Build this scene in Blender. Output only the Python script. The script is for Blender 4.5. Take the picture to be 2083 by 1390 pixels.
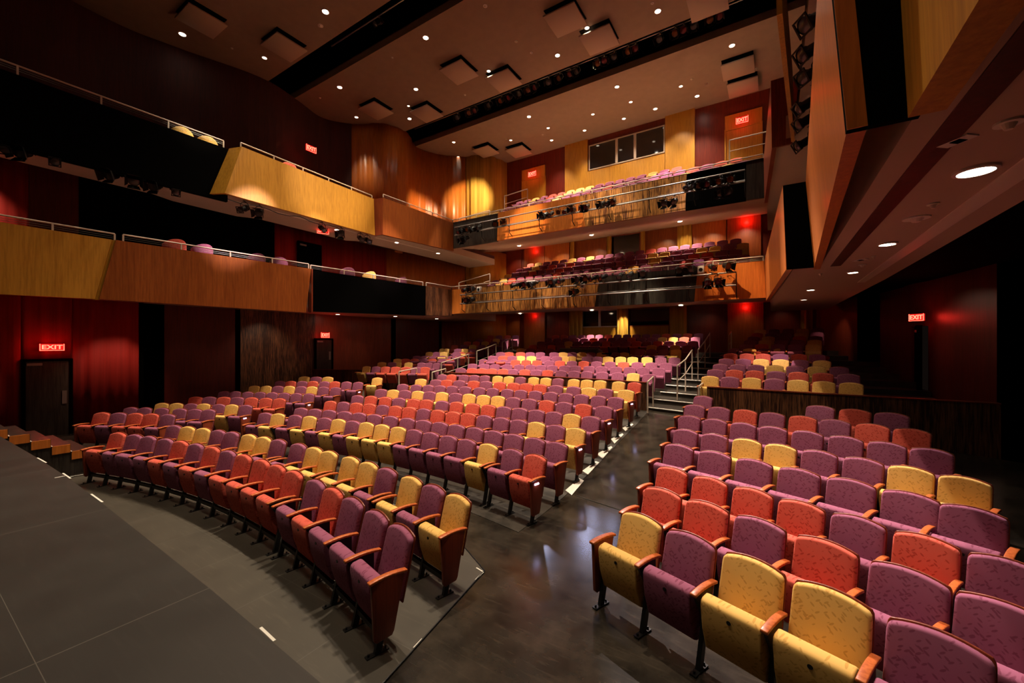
import bpy, bmesh, math, random
from mathutils import Vector, Matrix

for o in list(bpy.data.objects):
    bpy.data.objects.remove(o, do_unlink=True)
sc = bpy.context.scene
COL = sc.collection
rnd = random.Random(7)

# ------------------------------------------------------------------ camera
IMG_W, IMG_H = 2083, 1390
F_PX, HOR, CX = 830.0, 700.0, 1041.5
VPX = -262.0
D_ = CX - VPX
N_ = math.hypot(D_, F_PX)
AX = (D_ / N_, -F_PX / N_)      # hall X axis in (camera right, camera forward)
AY = (F_PX / N_, D_ / N_)       # hall Y axis
CAM_Z = 2.78
cd = bpy.data.cameras.new('camera')
cam = bpy.data.objects.new('camera', cd)
COL.objects.link(cam)
cam.location = (0, 0, CAM_Z)
cam.rotation_euler = (math.pi / 2, 0, math.atan2(F_PX, D_))
cd.sensor_fit = 'HORIZONTAL'
cd.sensor_width = 36.0
cd.lens = F_PX / IMG_W * 36.0
cd.shift_y = (HOR - IMG_H / 2) / IMG_W
cd.clip_start = 0.05
cd.clip_end = 200
sc.camera = cam

# ------------------------------------------------------------------ world, exposure
w = bpy.data.worlds.new('world')
sc.world = w
w.use_nodes = True
w.node_tree.nodes['Background'].inputs[0].default_value = (0.30, 0.20, 0.16, 1)
w.node_tree.nodes['Background'].inputs[1].default_value = 0.012
sc.view_settings.view_transform = 'Standard'
sc.view_settings.look = 'None'
sc.view_settings.exposure = 0.22
sc.view_settings.gamma = 1.0
sc.view_settings.use_curve_mapping = False
try:
    sc.cycles.use_denoising = True
    sc.cycles.use_light_tree = True
    sc.cycles.sample_clamp_indirect = 3.0
    sc.cycles.sample_clamp_direct = 20.0
    sc.cycles.max_bounces = 6
    sc.cycles.caustics_reflective = False
    sc.cycles.caustics_refractive = False
except Exception:
    pass

# ------------------------------------------------------------------ where a sight line meets a plane of the hall
def ray(px):
    k = (px - CX) / F_PX
    return (k * AX[0] + AX[1], k * AY[0] + AY[1])
def atX(px, py, X):
    dx, dy = ray(px); t = X / dx
    return Vector((X, dy * t, CAM_Z + (HOR - py) / F_PX * t))
def atY(px, py, Y):
    dx, dy = ray(px); t = Y / dy
    return Vector((dx * t, Y, CAM_Z + (HOR - py) / F_PX * t))
def atZ(px, py, Z):
    t = (Z - CAM_Z) * F_PX / (HOR - py)
    dx, dy = ray(px)
    return Vector((dx * t, dy * t, Z))
def pxY(px, Y):
    dx, dy = ray(px); return dx / dy * Y

# ------------------------------------------------------------------ lights of the house
WARM = (1.0, 0.79, 0.56)
def spot(name, loc, power, target=None, angle=100, blend=0.6, color=WARM, size=0.08):
    l = bpy.data.lights.new(name, 'SPOT')
    l.energy = power; l.spot_size = math.radians(angle); l.spot_blend = blend
    l.color = color; l.shadow_soft_size = size
    o = bpy.data.objects.new(name, l); COL.objects.link(o)
    o.location = loc
    if target is not None:
        d = Vector(target) - Vector(loc)
        o.rotation_euler = d.to_track_quat('-Z', 'Y').to_euler()
    return o
def point(name, loc, power, color=(1, 0.05, 0.03), size=0.1):
    l = bpy.data.lights.new(name, 'POINT'); l.energy = power; l.color = color; l.shadow_soft_size = size
    o = bpy.data.objects.new(name, l); COL.objects.link(o); o.location = loc
    return o

CEIL_Z = CAM_Z + 12.3
# downlights in the high ceiling: (px, py, power, disc radius)
HOUSE = [
    (866, 76, 1.0, .12), (691, 177, .9, .12), (1338, 22, 1.0, .12), (1489, 92, 1.0, .12), (1134, 112, 1.0, .11),
    (1255, 176, 1.0, .11), (1076, 237, .9, .11), (846, 181, .8, .11), (923, 289, .16, .11),
    (662, 23, .5, .14), (371, 69, .4, .14), (538, 117, .25, .11), (725, 238, .3, .11), (833, 241, .4, .11),
    (994, 144, .35, .10), (1194, 56, .35, .10), (1385, 175, .3, .10), (1418, 195, .4, .11), (1333, 221, .3, .12),
    (1283, 207, .3, .10), (1206, 232, .3, .10), (1269, 241, .3, .11), (1189, 265, .3, .11), (1122, 285, .3, .11),
    (1115, 260, .3, .10), (1039, 285, .3, .10), (932, 319, .2, .10), (831, 215, .2, .08)]
HOUSE[26] = (932, 319, .06, .10)
HOUSE_W = 3300.0
for i, (px, py, p, r) in enumerate(HOUSE):
    q = atZ(px, py, CEIL_Z)
    if p < .1: continue
    edge_ = px in (371, 538, 691, 725, 833, 831, 932, 923)
    spot('downlight_lamp', (q.x, q.y, q.z - 0.05), HOUSE_W * p * (.6 if edge_ else 1), (q.x + (1.2 if edge_ else 0), q.y, 0), 52 if edge_ else 84, 1.0, WARM, r)
# downlights of the same ceiling that hang above the frame
for x, y, p in ((-14.5, 7.6, .7), (-11.0, 7.6, 1.0), (-7.3, 7.6, 1.2), (-3.8, 7.4, 1.3), (-11.0, 1.2, .24), (-6.8, 1.2, .32), (-2.8, 1.2, .36)):
    spot('downlight_lamp', (x, y, CEIL_Z - .05), HOUSE_W * p, (x, y - .6, 0), 84, 1.0, WARM, .12)

# theatre spotlights that are switched on: hard patches seen on the seats and walls
HOT = [
    # from, to, power, angle, colour
    ((-7.0, 17.0, CEIL_Z + .12), (0.4, 6.3, 1.0), 24000, 17, (1.0, .80, .70)),      # pink patch on the right block
    ((-3.0, 10.7, CEIL_Z + .12), (0.5, 5.8, 0.9), 4500, 17, (1.0, .76, .58)),
    ((-12.0, 17.0, CEIL_Z + .12), (-14.7, 9.2, 1.0), 7000, 13, (1.0, .84, .66)),    # left block
    ((-13.0, 17.0, CEIL_Z + .12), (-14.9, 13.9, 1.6), 5000, 9, (1.0, .86, .74)),
    ((-6.0, 10.7, CEIL_Z + .12), (-4.3, 15.6, 1.6), 13000, 20, (1.0, .78, .60)),     # yellow rows right of centre
    ((-7.0, 10.7, CEIL_Z + .12), (-9.3, 15.0, 1.3), 11000, 22, (1.0, .72, .62)),
    ((-7.0, 17.0, CEIL_Z + .12), (-7.0, 10.0, .5), 6000, 40, (1.0, .80, .60)),
    ((-7.5, 10.7, CEIL_Z + .12), (-3.6, 18.6, 10.3), 15000, 15, (1.0, .74, .70)),    # gallery seats
    ((-7.5, 10.7, CEIL_Z + .12), (-8.6, 18.6, 10.4), 9000, 18, (1.0, .76, .70)),
    ((-2.0, 10.7, CEIL_Z + .12), (-14.9, 9.8, 8.9), 6000, 17, (1.0, .78, .48)),      # yellow left gallery front
    ((-2.0, 17.0, CEIL_Z + .12), (-18.2, 18.4, 10.6), 20000, 13, (1.0, .62, .36)),    # orange wall left
    ((-6.0, 17.0, CEIL_Z + .12), (-16.5, 21.0, 12.2), 14000, 15, (1.0, .74, .42)),    # yellow curtain left
    ((-6.0, 10.7, CEIL_Z + .12), (-9.9, 16.6, 7.9), 9000, 15, (1.0, .62, .36)),     # orange gallery front
    ((-6.0, 10.7, CEIL_Z + .12), (-6.0, 16.6, 7.9), 4000, 22, (1.0, .66, .40)),
    ((-5.0, 10.7, CEIL_Z + .12), (-1.0, 16.6, 4.9), 9000, 11, (1.0, .60, .34)),     # orange balcony front
    ((-9.0, 10.7, CEIL_Z + .12), (-9.5, 16.7, 4.6), 3500, 28, (1.0, .70, .46)),
    ((-4.0, 10.7, CEIL_Z + .12), (-2.6, 18.0, 6.2), 3500, 10, (1.0, .76, .70)),     # balcony seats
    ((-4.0, 10.7, CEIL_Z + .12), (-4.6, 17.0, 2.2), 9000, 13, (1.0, .88, .60)),    # rear rows under the balcony edge
    ((-6.0, 10.7, CEIL_Z + .12), (-9.2, 17.0, 2.2), 6500, 13, (1.0, .76, .64)),
    ((-3.5, 10.7, CEIL_Z + .12), (0.2, 16.0, 2.3), 9000, 12, (1.0, .80, .70)),
    ((-9.0, 10.7, CEIL_Z + .12), (-14.9, 16.8, 2.2), 6000, 11, (1.0, .80, .66)),
    ((-6.0, 10.7, CEIL_Z + .12), (-11.0, 17.9, 6.8), 3500, 12, (1.0, .76, .70)),
    ((-6.0, 10.7, CEIL_Z + .12), (-15.6, 6.3, 5.9), 16000, 9, (1.0, .74, .68)),     # loose chairs in the left balconies
    ((-6.0, 10.7, CEIL_Z + .12), (-15.5, 9.0, 5.9), 8000, 9, (1.0, .74, .68)),
    ((-6.0, 10.7, CEIL_Z + .12), (-15.3, 12.6, 5.9), 8000, 12, (1.0, .74, .68)),
    ((-4.0, 10.7, CEIL_Z + .12), (-15.7, 5.3, 9.3), 6000, 7, (1.0, .84, .60)),
]
for a, b, p, ang, c in HOT:
    spot('theatre_spot_lamp', a, p, b, ang, 0.8, c, 0.06)

# ------------------------------------------------------------------ materials
MATS = {}
def new_mat(name):
    m = bpy.data.materials.new(name); m.use_nodes = True
    nt = m.node_tree; b = nt.nodes['Principled BSDF']
    MATS[name] = m
    return m, nt, b
def ln(nt, a, b): nt.links.new(a, b)
def plain(name, col, rough=0.5, metal=0.0, spec=0.5, emit=None, es=0.0, var=0.0):
    m, nt, b = new_mat(name)
    b.inputs['Base Color'].default_value = (*col, 1)
    b.inputs['Roughness'].default_value = rough
    b.inputs['Metallic'].default_value = metal
    b.inputs['Specular IOR Level'].default_value = spec
    if emit:
        b.inputs['Emission Color'].default_value = (*emit, 1)
        b.inputs['Emission Strength'].default_value = es
    if var:
        tc = nt.nodes.new('ShaderNodeTexCoord'); n = nt.nodes.new('ShaderNodeTexNoise')
        n.inputs['Scale'].default_value = 3.0; n.inputs['Detail'].default_value = 6
        ln(nt, tc.outputs['Object'], n.inputs['Vector'])
        r = nt.nodes.new('ShaderNodeValToRGB')
        r.color_ramp.elements[0].color = (*[c * (1 - var) for c in col], 1)
        r.color_ramp.elements[1].color = (*[min(1, c * (1 + var)) for c in col], 1)
        r.color_ramp.elements[0].position = .3; r.color_ramp.elements[1].position = .7
        ln(nt, n.outputs[0], r.inputs[0]); ln(nt, r.outputs[0], b.inputs['Base Color'])
    return m
def wood(name, dark, light, scale=14.0, contrast=(.35, .65), rough=0.35, spec=0.5, zs=0.06):
    """vertical veneer grain: noise stretched along Z"""
    m, nt, b = new_mat(name)
    tc = nt.nodes.new('ShaderNodeTexCoord')
    mp = nt.nodes.new('ShaderNodeMapping'); mp.inputs['Scale'].default_value = (scale, scale, scale * zs)
    n = nt.nodes.new('ShaderNodeTexNoise'); n.inputs['Scale'].default_value = 1.0
    n.inputs['Detail'].default_value = 5; n.inputs['Roughness'].default_value = .65
    n2 = nt.nodes.new('ShaderNodeTexNoise'); n2.inputs['Scale'].default_value = .12; n2.inputs['Detail'].default_value = 2
    ln(nt, tc.outputs['Object'], mp.inputs['Vector']); ln(nt, mp.outputs[0], n.inputs['Vector']); ln(nt, mp.outputs[0], n2.inputs['Vector'])
    r = nt.nodes.new('ShaderNodeValToRGB')
    r.color_ramp.elements[0].color = (*dark, 1); r.color_ramp.elements[1].color = (*light, 1)
    r.color_ramp.elements[0].position = contrast[0]; r.color_ramp.elements[1].position = contrast[1]
    ad = nt.nodes.new('ShaderNodeMath'); ad.operation = 'MULTIPLY_ADD'
    ad.inputs[1].default_value = .35; ln(nt, n2.outputs[0], ad.inputs[0]); 
    sb = nt.nodes.new('ShaderNodeMath'); sb.operation = 'SUBTRACT'; sb.inputs[1].default_value = .175
    ln(nt, n.outputs[0], sb.inputs[0]); ln(nt, sb.outputs[0], ad.inputs[2])
    ln(nt, ad.outputs[0], r.inputs[0]); ln(nt, r.outputs[0], b.inputs['Base Color'])
    b.inputs['Roughness'].default_value = rough; b.inputs['Specular IOR Level'].default_value = spec
    return m
def fabric(name, base, dark):
    """upholstery with small darker leaf shaped dashes in two directions"""
    m, nt, b = new_mat(name)
    tc = nt.nodes.new('ShaderNodeTexCoord')
    oi = nt.nodes.new('ShaderNodeObjectInfo')
    off = nt.nodes.new('ShaderNodeVectorMath'); off.operation = 'ADD'
    sc_ = nt.nodes.new('ShaderNodeMath'); sc_.operation = 'MULTIPLY'; sc_.inputs[1].default_value = 37.0
    ln(nt, oi.outputs['Random'], sc_.inputs[0])
    ln(nt, tc.outputs['Object'], off.inputs[0]); ln(nt, sc_.outputs[0], off.inputs[1])
    prev = None
    for ang, sd in ((.75, 0.0), (-.75, 3.1)):
        mp = nt.nodes.new('ShaderNodeMapping'); mp.inputs['Rotation'].default_value = (0, ang, 0)
        mp2 = nt.nodes.new('ShaderNodeMapping'); mp2.inputs['Scale'].default_value = (15, 6, 40); mp2.inputs['Location'].default_value = (sd, 0, sd)
        ln(nt, off.outputs[0], mp.inputs['Vector']); ln(nt, mp.outputs[0], mp2.inputs['Vector'])
        v = nt.nodes.new('ShaderNodeTexVoronoi'); v.inputs['Scale'].default_value = 1.0; v.inputs['Randomness'].default_value = .9
        ln(nt, mp2.outputs[0], v.inputs['Vector'])
        r = nt.nodes.new('ShaderNodeMapRange'); r.inputs['From Min'].default_value = .22; r.inputs['From Max'].default_value = .30
        r.inputs['To Min'].default_value = 1.0; r.inputs['To Max'].default_value = 0.0
        ln(nt, v.outputs['Distance'], r.inputs['Value'])
        if prev is None: prev = r
        else:
            mx = nt.nodes.new('ShaderNodeMath'); mx.operation = 'MAXIMUM'
            ln(nt, prev.outputs[0], mx.inputs[0]); ln(nt, r.outputs[0], mx.inputs[1]); prev = mx
    mix = nt.nodes.new('ShaderNodeMix'); mix.data_type = 'RGBA'
    mix.inputs['A'].default_value = (*base, 1); mix.inputs['B'].default_value = (*dark, 1)
    ln(nt, prev.outputs[0], mix.inputs['Factor']); ln(nt, mix.outputs['Result'], b.inputs['Base Color'])
    b.inputs['Roughness'].default_value = .85; b.inputs['Specular IOR Level'].default_value = .2
    b.inputs['Sheen Weight'].default_value = .25; b.inputs['Sheen Roughness'].default_value = .4
    b.inputs['Sheen Tint'].default_value = (*[min(1, c * 1.5 + .2) for c in base], 1)
    return m
FAB = {'R': fabric('red_fabric', (.66, .115, .080), (.46, .058, .038)),
       'P': fabric('purple_fabric', (.31, .095, .175), (.21, .052, .105)),
       'Y': fabric('yellow_fabric', (.84, .52, .155), (.66, .37, .095))}
CNAME = {'R': 'red', 'P': 'purple', 'Y': 'yellow'}
wood('cherry_wood', (.42, .085, .020), (.62, .16, .040), 40, rough=.35)
wood('dark_cherry', (.16, .026, .010), (.27, .050, .020), 30, rough=.35)
wood('yellow_veneer', (.38, .165, .012), (.58, .275, .028), 26, (.25, .6), rough=.42)
wood('orange_veneer', (.44, .12, .018), (.62, .19, .030), 24, rough=.35)
wood('brown_veneer', (.21, .050, .008), (.33, .090, .015), 24, rough=.35)
wood('zebra_veneer', (.07, .022, .008), (.52, .24, .060), 30, (.40, .60), rough=.35)
wood('charcoal_veneer', (.010, .007, .006), (.045, .035, .028), 30, rough=.35)
wood('red_veneer', (.105, .008, .003), (.17, .016, .005), 22, rough=.38)
wood('deep_red_veneer', (.060, .006, .004), (.11, .010, .006), 22, rough=.42)
wood('knee_wall_veneer', (.026, .009, .005), (.20, .080, .034), 34, (.42, .62), rough=.4)
wood('red_drape', (.26, .008, .006), (.42, .016, .010), 8, rough=.8, zs=.02)
wood('yellow_drape', (.46, .25, .03), (.72, .43, .07), 10, rough=.8, zs=.02)
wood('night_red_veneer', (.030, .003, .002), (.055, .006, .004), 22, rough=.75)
plain('black_paint', (.0012, .001, .001), .9, spec=.02)
plain('black_metal', (.012, .012, .013), .38, .3)
plain('grey_metal', (.30, .29, .28), .35, .8)
plain('rail_paint', (.62, .52, .42), .4)
plain('plaster', (.225, .160, .120), .85, spec=.2, var=.05)
plain('balcony_bounce_floor', (.42, .28, .20), .9)  # unseen balcony floors, kept pale to bounce light onto the undersides above
plain('soffit_plaster', (.50, .39, .31), .8, spec=.2)
plain('panel_plaster', (.40, .31, .25), .85, spec=.2)
plain('white_plastic', (.75, .72, .68), .5)
plain('lamp_disc', (1, 1, 1), .5, emit=(1.0, .90, .72), es=30)
plain('lamp_disc_dim', (1, 1, 1), .5, emit=(1.0, .86, .66), es=5)
plain('lamp_ring', (.80, .72, .62), .4)
plain('exit_red', (.9, .02, .02), .4, emit=(1.0, .035, .02), es=14)
plain('exit_back', (.25, .01, .01), .4, emit=(1.0, .02, .015), es=.7)
plain('aisle_led', (.6, .6, 1), .4, emit=(.55, .55, 1.0), es=14)
plain('glass_dark', (.004, .004, .005), .06, spec=.8)
plain('lens_clear', (.10, .10, .11), .10, .3)
plain('lens_amber', (.22, .08, .02), .12, .2)
plain('lens_pink', (.20, .04, .05), .12, .2)
plain('white_tape', (.85, .84, .78), .6)
plain('nosing_and_light_patch', (.92, .90, .84), .6)  # step nosings; its white also paints the light patches by the aisle
plain('console_grey', (.16, .15, .14), .5)
def floor_mat(name, c0, c1, rough, seams=None, nscale=1.3, rv=.12, line=(.085, .078, .066)):
    m, nt, b = new_mat(name)
    g = nt.nodes.new('ShaderNodeNewGeometry')
    n = nt.nodes.new('ShaderNodeTexNoise'); n.inputs['Scale'].default_value = nscale; n.inputs['Detail'].default_value = 8; n.inputs['Roughness'].default_value = .6
    mp = nt.nodes.new('ShaderNodeMapping'); mp.inputs['Scale'].default_value = (1, 1, 1)
    ln(nt, g.outputs['Position'], mp.inputs[0]); ln(nt, mp.outputs[0], n.inputs['Vector'])
    r = nt.nodes.new('ShaderNodeValToRGB'); r.color_ramp.elements[0].position = .3; r.color_ramp.elements[1].position = .75
    r.color_ramp.elements[0].color = (*c0, 1); r.color_ramp.elements[1].color = (*c1, 1)
    ln(nt, n.outputs[0], r.inputs[0]); out = r.outputs[0]
    # scuffs: fine streaks
    n3 = nt.nodes.new('ShaderNodeTexNoise'); n3.inputs['Scale'].default_value = 1.0; n3.inputs['Detail'].default_value = 6
    mp3 = nt.nodes.new('ShaderNodeMapping'); mp3.inputs['Scale'].default_value = (3, 26, 1); mp3.inputs['Rotation'].default_value = (0, 0, .5)
    ln(nt, g.outputs['Position'], mp3.inputs[0]); ln(nt, mp3.outputs[0], n3.inputs['Vector'])
    mr3 = nt.nodes.new('ShaderNodeMapRange'); mr3.inputs['From Min'].default_value = .55; mr3.inputs['From Max'].default_value = .8
    mr3.inputs['To Max'].default_value = .35
    ln(nt, n3.outputs[0], mr3.inputs['Value'])
    mx3 = nt.nodes.new('ShaderNodeMix'); mx3.data_type = 'RGBA'
    ln(nt, mr3.outputs[0], mx3.inputs['Factor']); ln(nt, out, mx3.inputs['A']); mx3.inputs['B'].default_value = (*[c * 1.8 for c in c1], 1)
    out = mx3.outputs['Result']
    if seams:
        sp = nt.nodes.new('ShaderNodeSeparateXYZ'); ln(nt, g.outputs['Position'], sp.inputs[0])
        acc = None
        for axis, off, per, wid in seams:
            a = nt.nodes.new('ShaderNodeMath'); a.operation = 'SUBTRACT'; a.inputs[1].default_value = off - per * 40
            ln(nt, sp.outputs[axis], a.inputs[0])
            d = nt.nodes.new('ShaderNodeMath'); d.operation = 'MODULO'; d.inputs[1].default_value = per; ln(nt, a.outputs[0], d.inputs[0])
            l = nt.nodes.new('ShaderNodeMath'); l.operation = 'LESS_THAN'; l.inputs[1].default_value = wid; ln(nt, d.outputs[0], l.inputs[0])
            if acc is None: acc = l
            else:
                mm = nt.nodes.new('ShaderNodeMath'); mm.operation = 'MAXIMUM'; ln(nt, acc.outputs[0], mm.inputs[0]); ln(nt, l.outputs[0], mm.inputs[1]); acc = mm
        mx = nt.nodes.new('ShaderNodeMix'); mx.data_type = 'RGBA'
        ln(nt, acc.outputs[0], mx.inputs['Factor']); ln(nt, out, mx.inputs['A']); mx.inputs['B'].default_value = (*line, 1)
        out = mx.outputs['Result']
    ln(nt, out, b.inputs['Base Color'])
    mr = nt.nodes.new('ShaderNodeMapRange'); mr.inputs['To Min'].default_value = rough - rv; mr.inputs['To Max'].default_value = rough + rv
    ln(nt, n.outputs[0], mr.inputs['Value']); ln(nt, mr.outputs[0], b.inputs['Roughness'])
    return m
floor_mat('stage_boards', (.014, .012, .0105), (.023, .020, .017), .55, [(0, -8.12, 2.435, .007), (1, .46, 2.435, .0035)])
floor_mat('lift_boards', (.036, .031, .024), (.060, .051, .037), .50, [(0, -7.15, 1.22, .006), (1, 2.62, 2.44, .006)])
floor_mat('aisle_floor', (.010, .009, .008), (.050, .040, .030), .19, None, nscale=2.4, rv=.05)
floor_mat('seating_floor', (.016, .014, .012), (.060, .049, .038), .42, None, nscale=2.4)

# ------------------------------------------------------------------ geometry helpers
def M(n): return MATS[n] if isinstance(n, str) else n
def mesh_obj(name, verts, faces, mats, parent=None, smooth=False, midx=None):
    me = bpy.data.meshes.new(name); me.from_pydata([tuple(v) for v in verts], [], faces)
    for m in (mats if isinstance(mats, (list, tuple)) else [mats]): me.materials.append(M(m))
    if midx: me.polygons.foreach_set('material_index', midx)
    if smooth: me.polygons.foreach_set('use_smooth', [True] * len(me.polygons))
    me.update()
    o = bpy.data.objects.new(name, me); COL.objects.link(o)
    if parent: o.parent = parent
    return o
class MB:
    def __init__(s): s.v = []; s.f = []; s.m = []
    def add(s, v, f, mi=0):
        b = len(s.v); s.v += [tuple(p) for p in v]; s.f += [tuple(i + b for i in q) for q in f]; s.m += [mi] * len(f)
    def box(s, a, b, mi=0):
        x0, y0, z0 = a; x1, y1, z1 = b
        s.add([(x0, y0, z0), (x1, y0, z0), (x1, y1, z0), (x0, y1, z0), (x0, y0, z1), (x1, y0, z1), (x1, y1, z1), (x0, y1, z1)],
              [(0, 3, 2, 1), (4, 5, 6, 7), (0, 1, 5, 4), (1, 2, 6, 5), (2, 3, 7, 6), (3, 0, 4, 7)], mi)
    def prism(s, poly, z0, z1, mi=0):
        n = len(poly)
        s.add([(p[0], p[1], z0) for p in poly] + [(p[0], p[1], z1) for p in poly],
              [tuple(range(n - 1, -1, -1)), tuple(range(n, 2 * n))] + [(i, (i + 1) % n, (i + 1) % n + n, i + n) for i in range(n)], mi)
    def hexa(s, lo, hi, mi=0):
        """lo, hi: four bottom and four top corners"""
        s.add(list(lo) + list(hi), [(3, 2, 1, 0), (4, 5, 6, 7), (0, 1, 5, 4), (1, 2, 6, 5), (2, 3, 7, 6), (3, 0, 4, 7)], mi)
    def tube(s, a, b, r, seg=8, mi=0, r2=None):
        a = Vector(a); b = Vector(b); d = (b - a).normalized(); r2 = r if r2 is None else r2
        u = d.orthogonal().normalized(); w_ = d.cross(u)
        vs = []
        for p, rr in ((a, r), (b, r2)):
            for i in range(seg):
                t = 2 * math.pi * i / seg
                vs.append(p + u * (math.cos(t) * rr) + w_ * (math.sin(t) * rr))
        s.add(vs, [(i, (i + 1) % seg, (i + 1) % seg + seg, i + seg) for i in range(seg)] + [tuple(range(seg - 1, -1, -1)), tuple(range(seg, 2 * seg))], mi)
    def path(s, pts, r, seg=6, mi=0):
        for a, b in zip(pts, pts[1:]): s.tube(a, b, r, seg, mi)
    def build(s, name, mats, parent=None, smooth=False):
        return mesh_obj(name, s.v, s.f, mats, parent, smooth, s.m)
def bevel_mesh(me, width, seg=2):
    bm = bmesh.new(); bm.from_mesh(me)
    es = [e for e in bm.edges if len(e.link_faces) == 2 and e.calc_face_angle(0) > .6]
    bmesh.ops.bevel(bm, geom=es, offset=width, segments=seg, profile=.5, affect='EDGES', clamp_overlap=True)
    for f in bm.faces: f.smooth = True
    bmesh.ops.recalc_face_normals(bm, faces=bm.faces)
    bm.to_mesh(me); bm.free()
def fixn(o):
    bm = bmesh.new(); bm.from_mesh(o.data); bmesh.ops.recalc_face_normals(bm, faces=bm.faces); bm.to_mesh(o.data); bm.free(); return o
def empty(name, loc=(0, 0, 0), rz=0.0, label=None, cat=None, group=None):
    o = bpy.data.objects.new(name, None); COL.objects.link(o); o.location = loc; o.rotation_euler = (0, 0, rz)
    o.empty_display_size = .2
    tag(o, label, cat, group)
    return o
def tag(o, label=None, cat=None, group=None, kind=None):
    if label: o['label'] = label
    if cat: o['category'] = cat
    if group: o['group'] = group
    if kind: o['kind'] = kind
    return o
def struct(o, label=None):
    o['kind'] = 'structure'
    if label: o['label'] = label
    return o
def put(mesh, name, parent, loc=(0, 0, 0), rot=(0, 0, 0), sc_=(1, 1, 1)):
    o = bpy.data.objects.new(name, mesh); COL.objects.link(o); o.parent = parent
    o.location = loc; o.rotation_euler = rot; o.scale = sc_
    return o
ORD = ['', 'first', 'second', 'third', 'fourth', 'fifth', 'sixth', 'seventh', 'eighth', 'ninth', 'tenth', 'eleventh', 'twelfth',
       'thirteenth', 'fourteenth', 'fifteenth', 'sixteenth', 'seventeenth', 'eighteenth', 'nineteenth', 'twentieth',
       'twenty-first', 'twenty-second', 'twenty-third', 'twenty-fourth']
TRIM = [0]
def trim(o, label=None):
    TRIM[0] += 1; o.name = 'trim_%d' % TRIM[0]; return struct(o, label)
Zr = lambda r: CAM_Z + r     # height given relative to the lens
# ================================================================== THE SETTING
HALL_C = -7.3
ARC_R = 20.0
def arc_s(x, y): return y + (x - HALL_C) ** 2 / (2 * ARC_R)
def arc_y(x, s): return s - (x - HALL_C) ** 2 / (2 * ARC_R)
PROFILE = [(-20, -2.78), (6.4, -2.78), (7.1, -2.75), (8.0, -2.68), (8.9, -2.58), (9.8, -2.46), (10.7, -2.35), (11.6, -2.25), (12.5, -2.12), (13.1, -2.05), (14, -2.0)]
def rake(s):
    for (a, za), (b, zb) in zip(PROFILE, PROFILE[1:]):
        if s <= b: return CAM_Z + za + (zb - za) * max(0, (s - a)) / (b - a)
    return CAM_Z + PROFILE[-1][1]

STAGE_Z = Zr(-1.67)
# stage with a gently bowed front edge
edge = [(-18.2, 1.05), (-15, 1.18), (-11.4, 1.26), (-9, 1.31), (-7.3, 1.32), (-5.9, 1.30), (-4.5, 1.27), (-3.2, 1.24), (-1.9, 1.19), (0.5, 1.08), (3.6, .85), (4.9, .7)]
b = MB(); b.prism([(-18.2, -7.5), (4.9, -7.5)] + edge[::-1], 0, STAGE_Z)
st = fixn(b.build('stage', 'stage_boards')); struct(st, 'dark stage floor of square boards with a curved front edge')
# sloping floor of the lower stalls, in the aisle finish with seating areas between
def arc_patch(name, x0, x1, s0, s1, mat, zf, dz=0.0, nx=24, ns=18, label=None):
    vs = []; fs = []
    for j in range(ns + 1):
        for i in range(nx + 1):
            x = x0 + (x1 - x0) * i / nx; s = s0 + (s1 - s0) * j / ns
            vs.append((x, arc_y(x, s), zf(s) + dz))
    for j in range(ns):
        for i in range(nx):
            a = j * (nx + 1) + i; fs.append((a, a + 1, a + nx + 2, a + nx + 1))
    o = mesh_obj(name, vs, fs, mat); return struct(o, label)
arc_patch('floor', -19.5, 5.6, .3, 13.5, 'aisle_floor', rake, 0, 40, 60, 'dark polished aisle floor sloping up from the stage')
for x0, x1, nm in ((-11.45, -3.15, 'centre'), (-17.9, -13.2, 'left')):
    o = arc_patch('floor_seating', x0, x1, 5.55 if nm == 'centre' else 4.3, 13.1, 'seating_floor', rake, .006, 16, 30, 'matt dark floor under the %s block of seats' % nm)
    if nm == 'centre':
        pass
# lift floor under the two front rows
liftpoly = [(-12.35, 1.35), (-2.55, 1.35), (-2.68, 2.26), (-2.96, 4.02)] + [(x, arc_y(x, 4.95)) for x in (-4.2, -5.5, -7, -8.5, -10, -11)] + [(-12.0, 4.05)]
liftpoly[3:4] = [(-2.96, 4.02)]
b = MB(); b.prism(liftpoly, .0, .012)
o = fixn(b.build('floor_lift', 'lift_boards')); struct(o, 'grey boarded platform floor under the two front rows')
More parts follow.
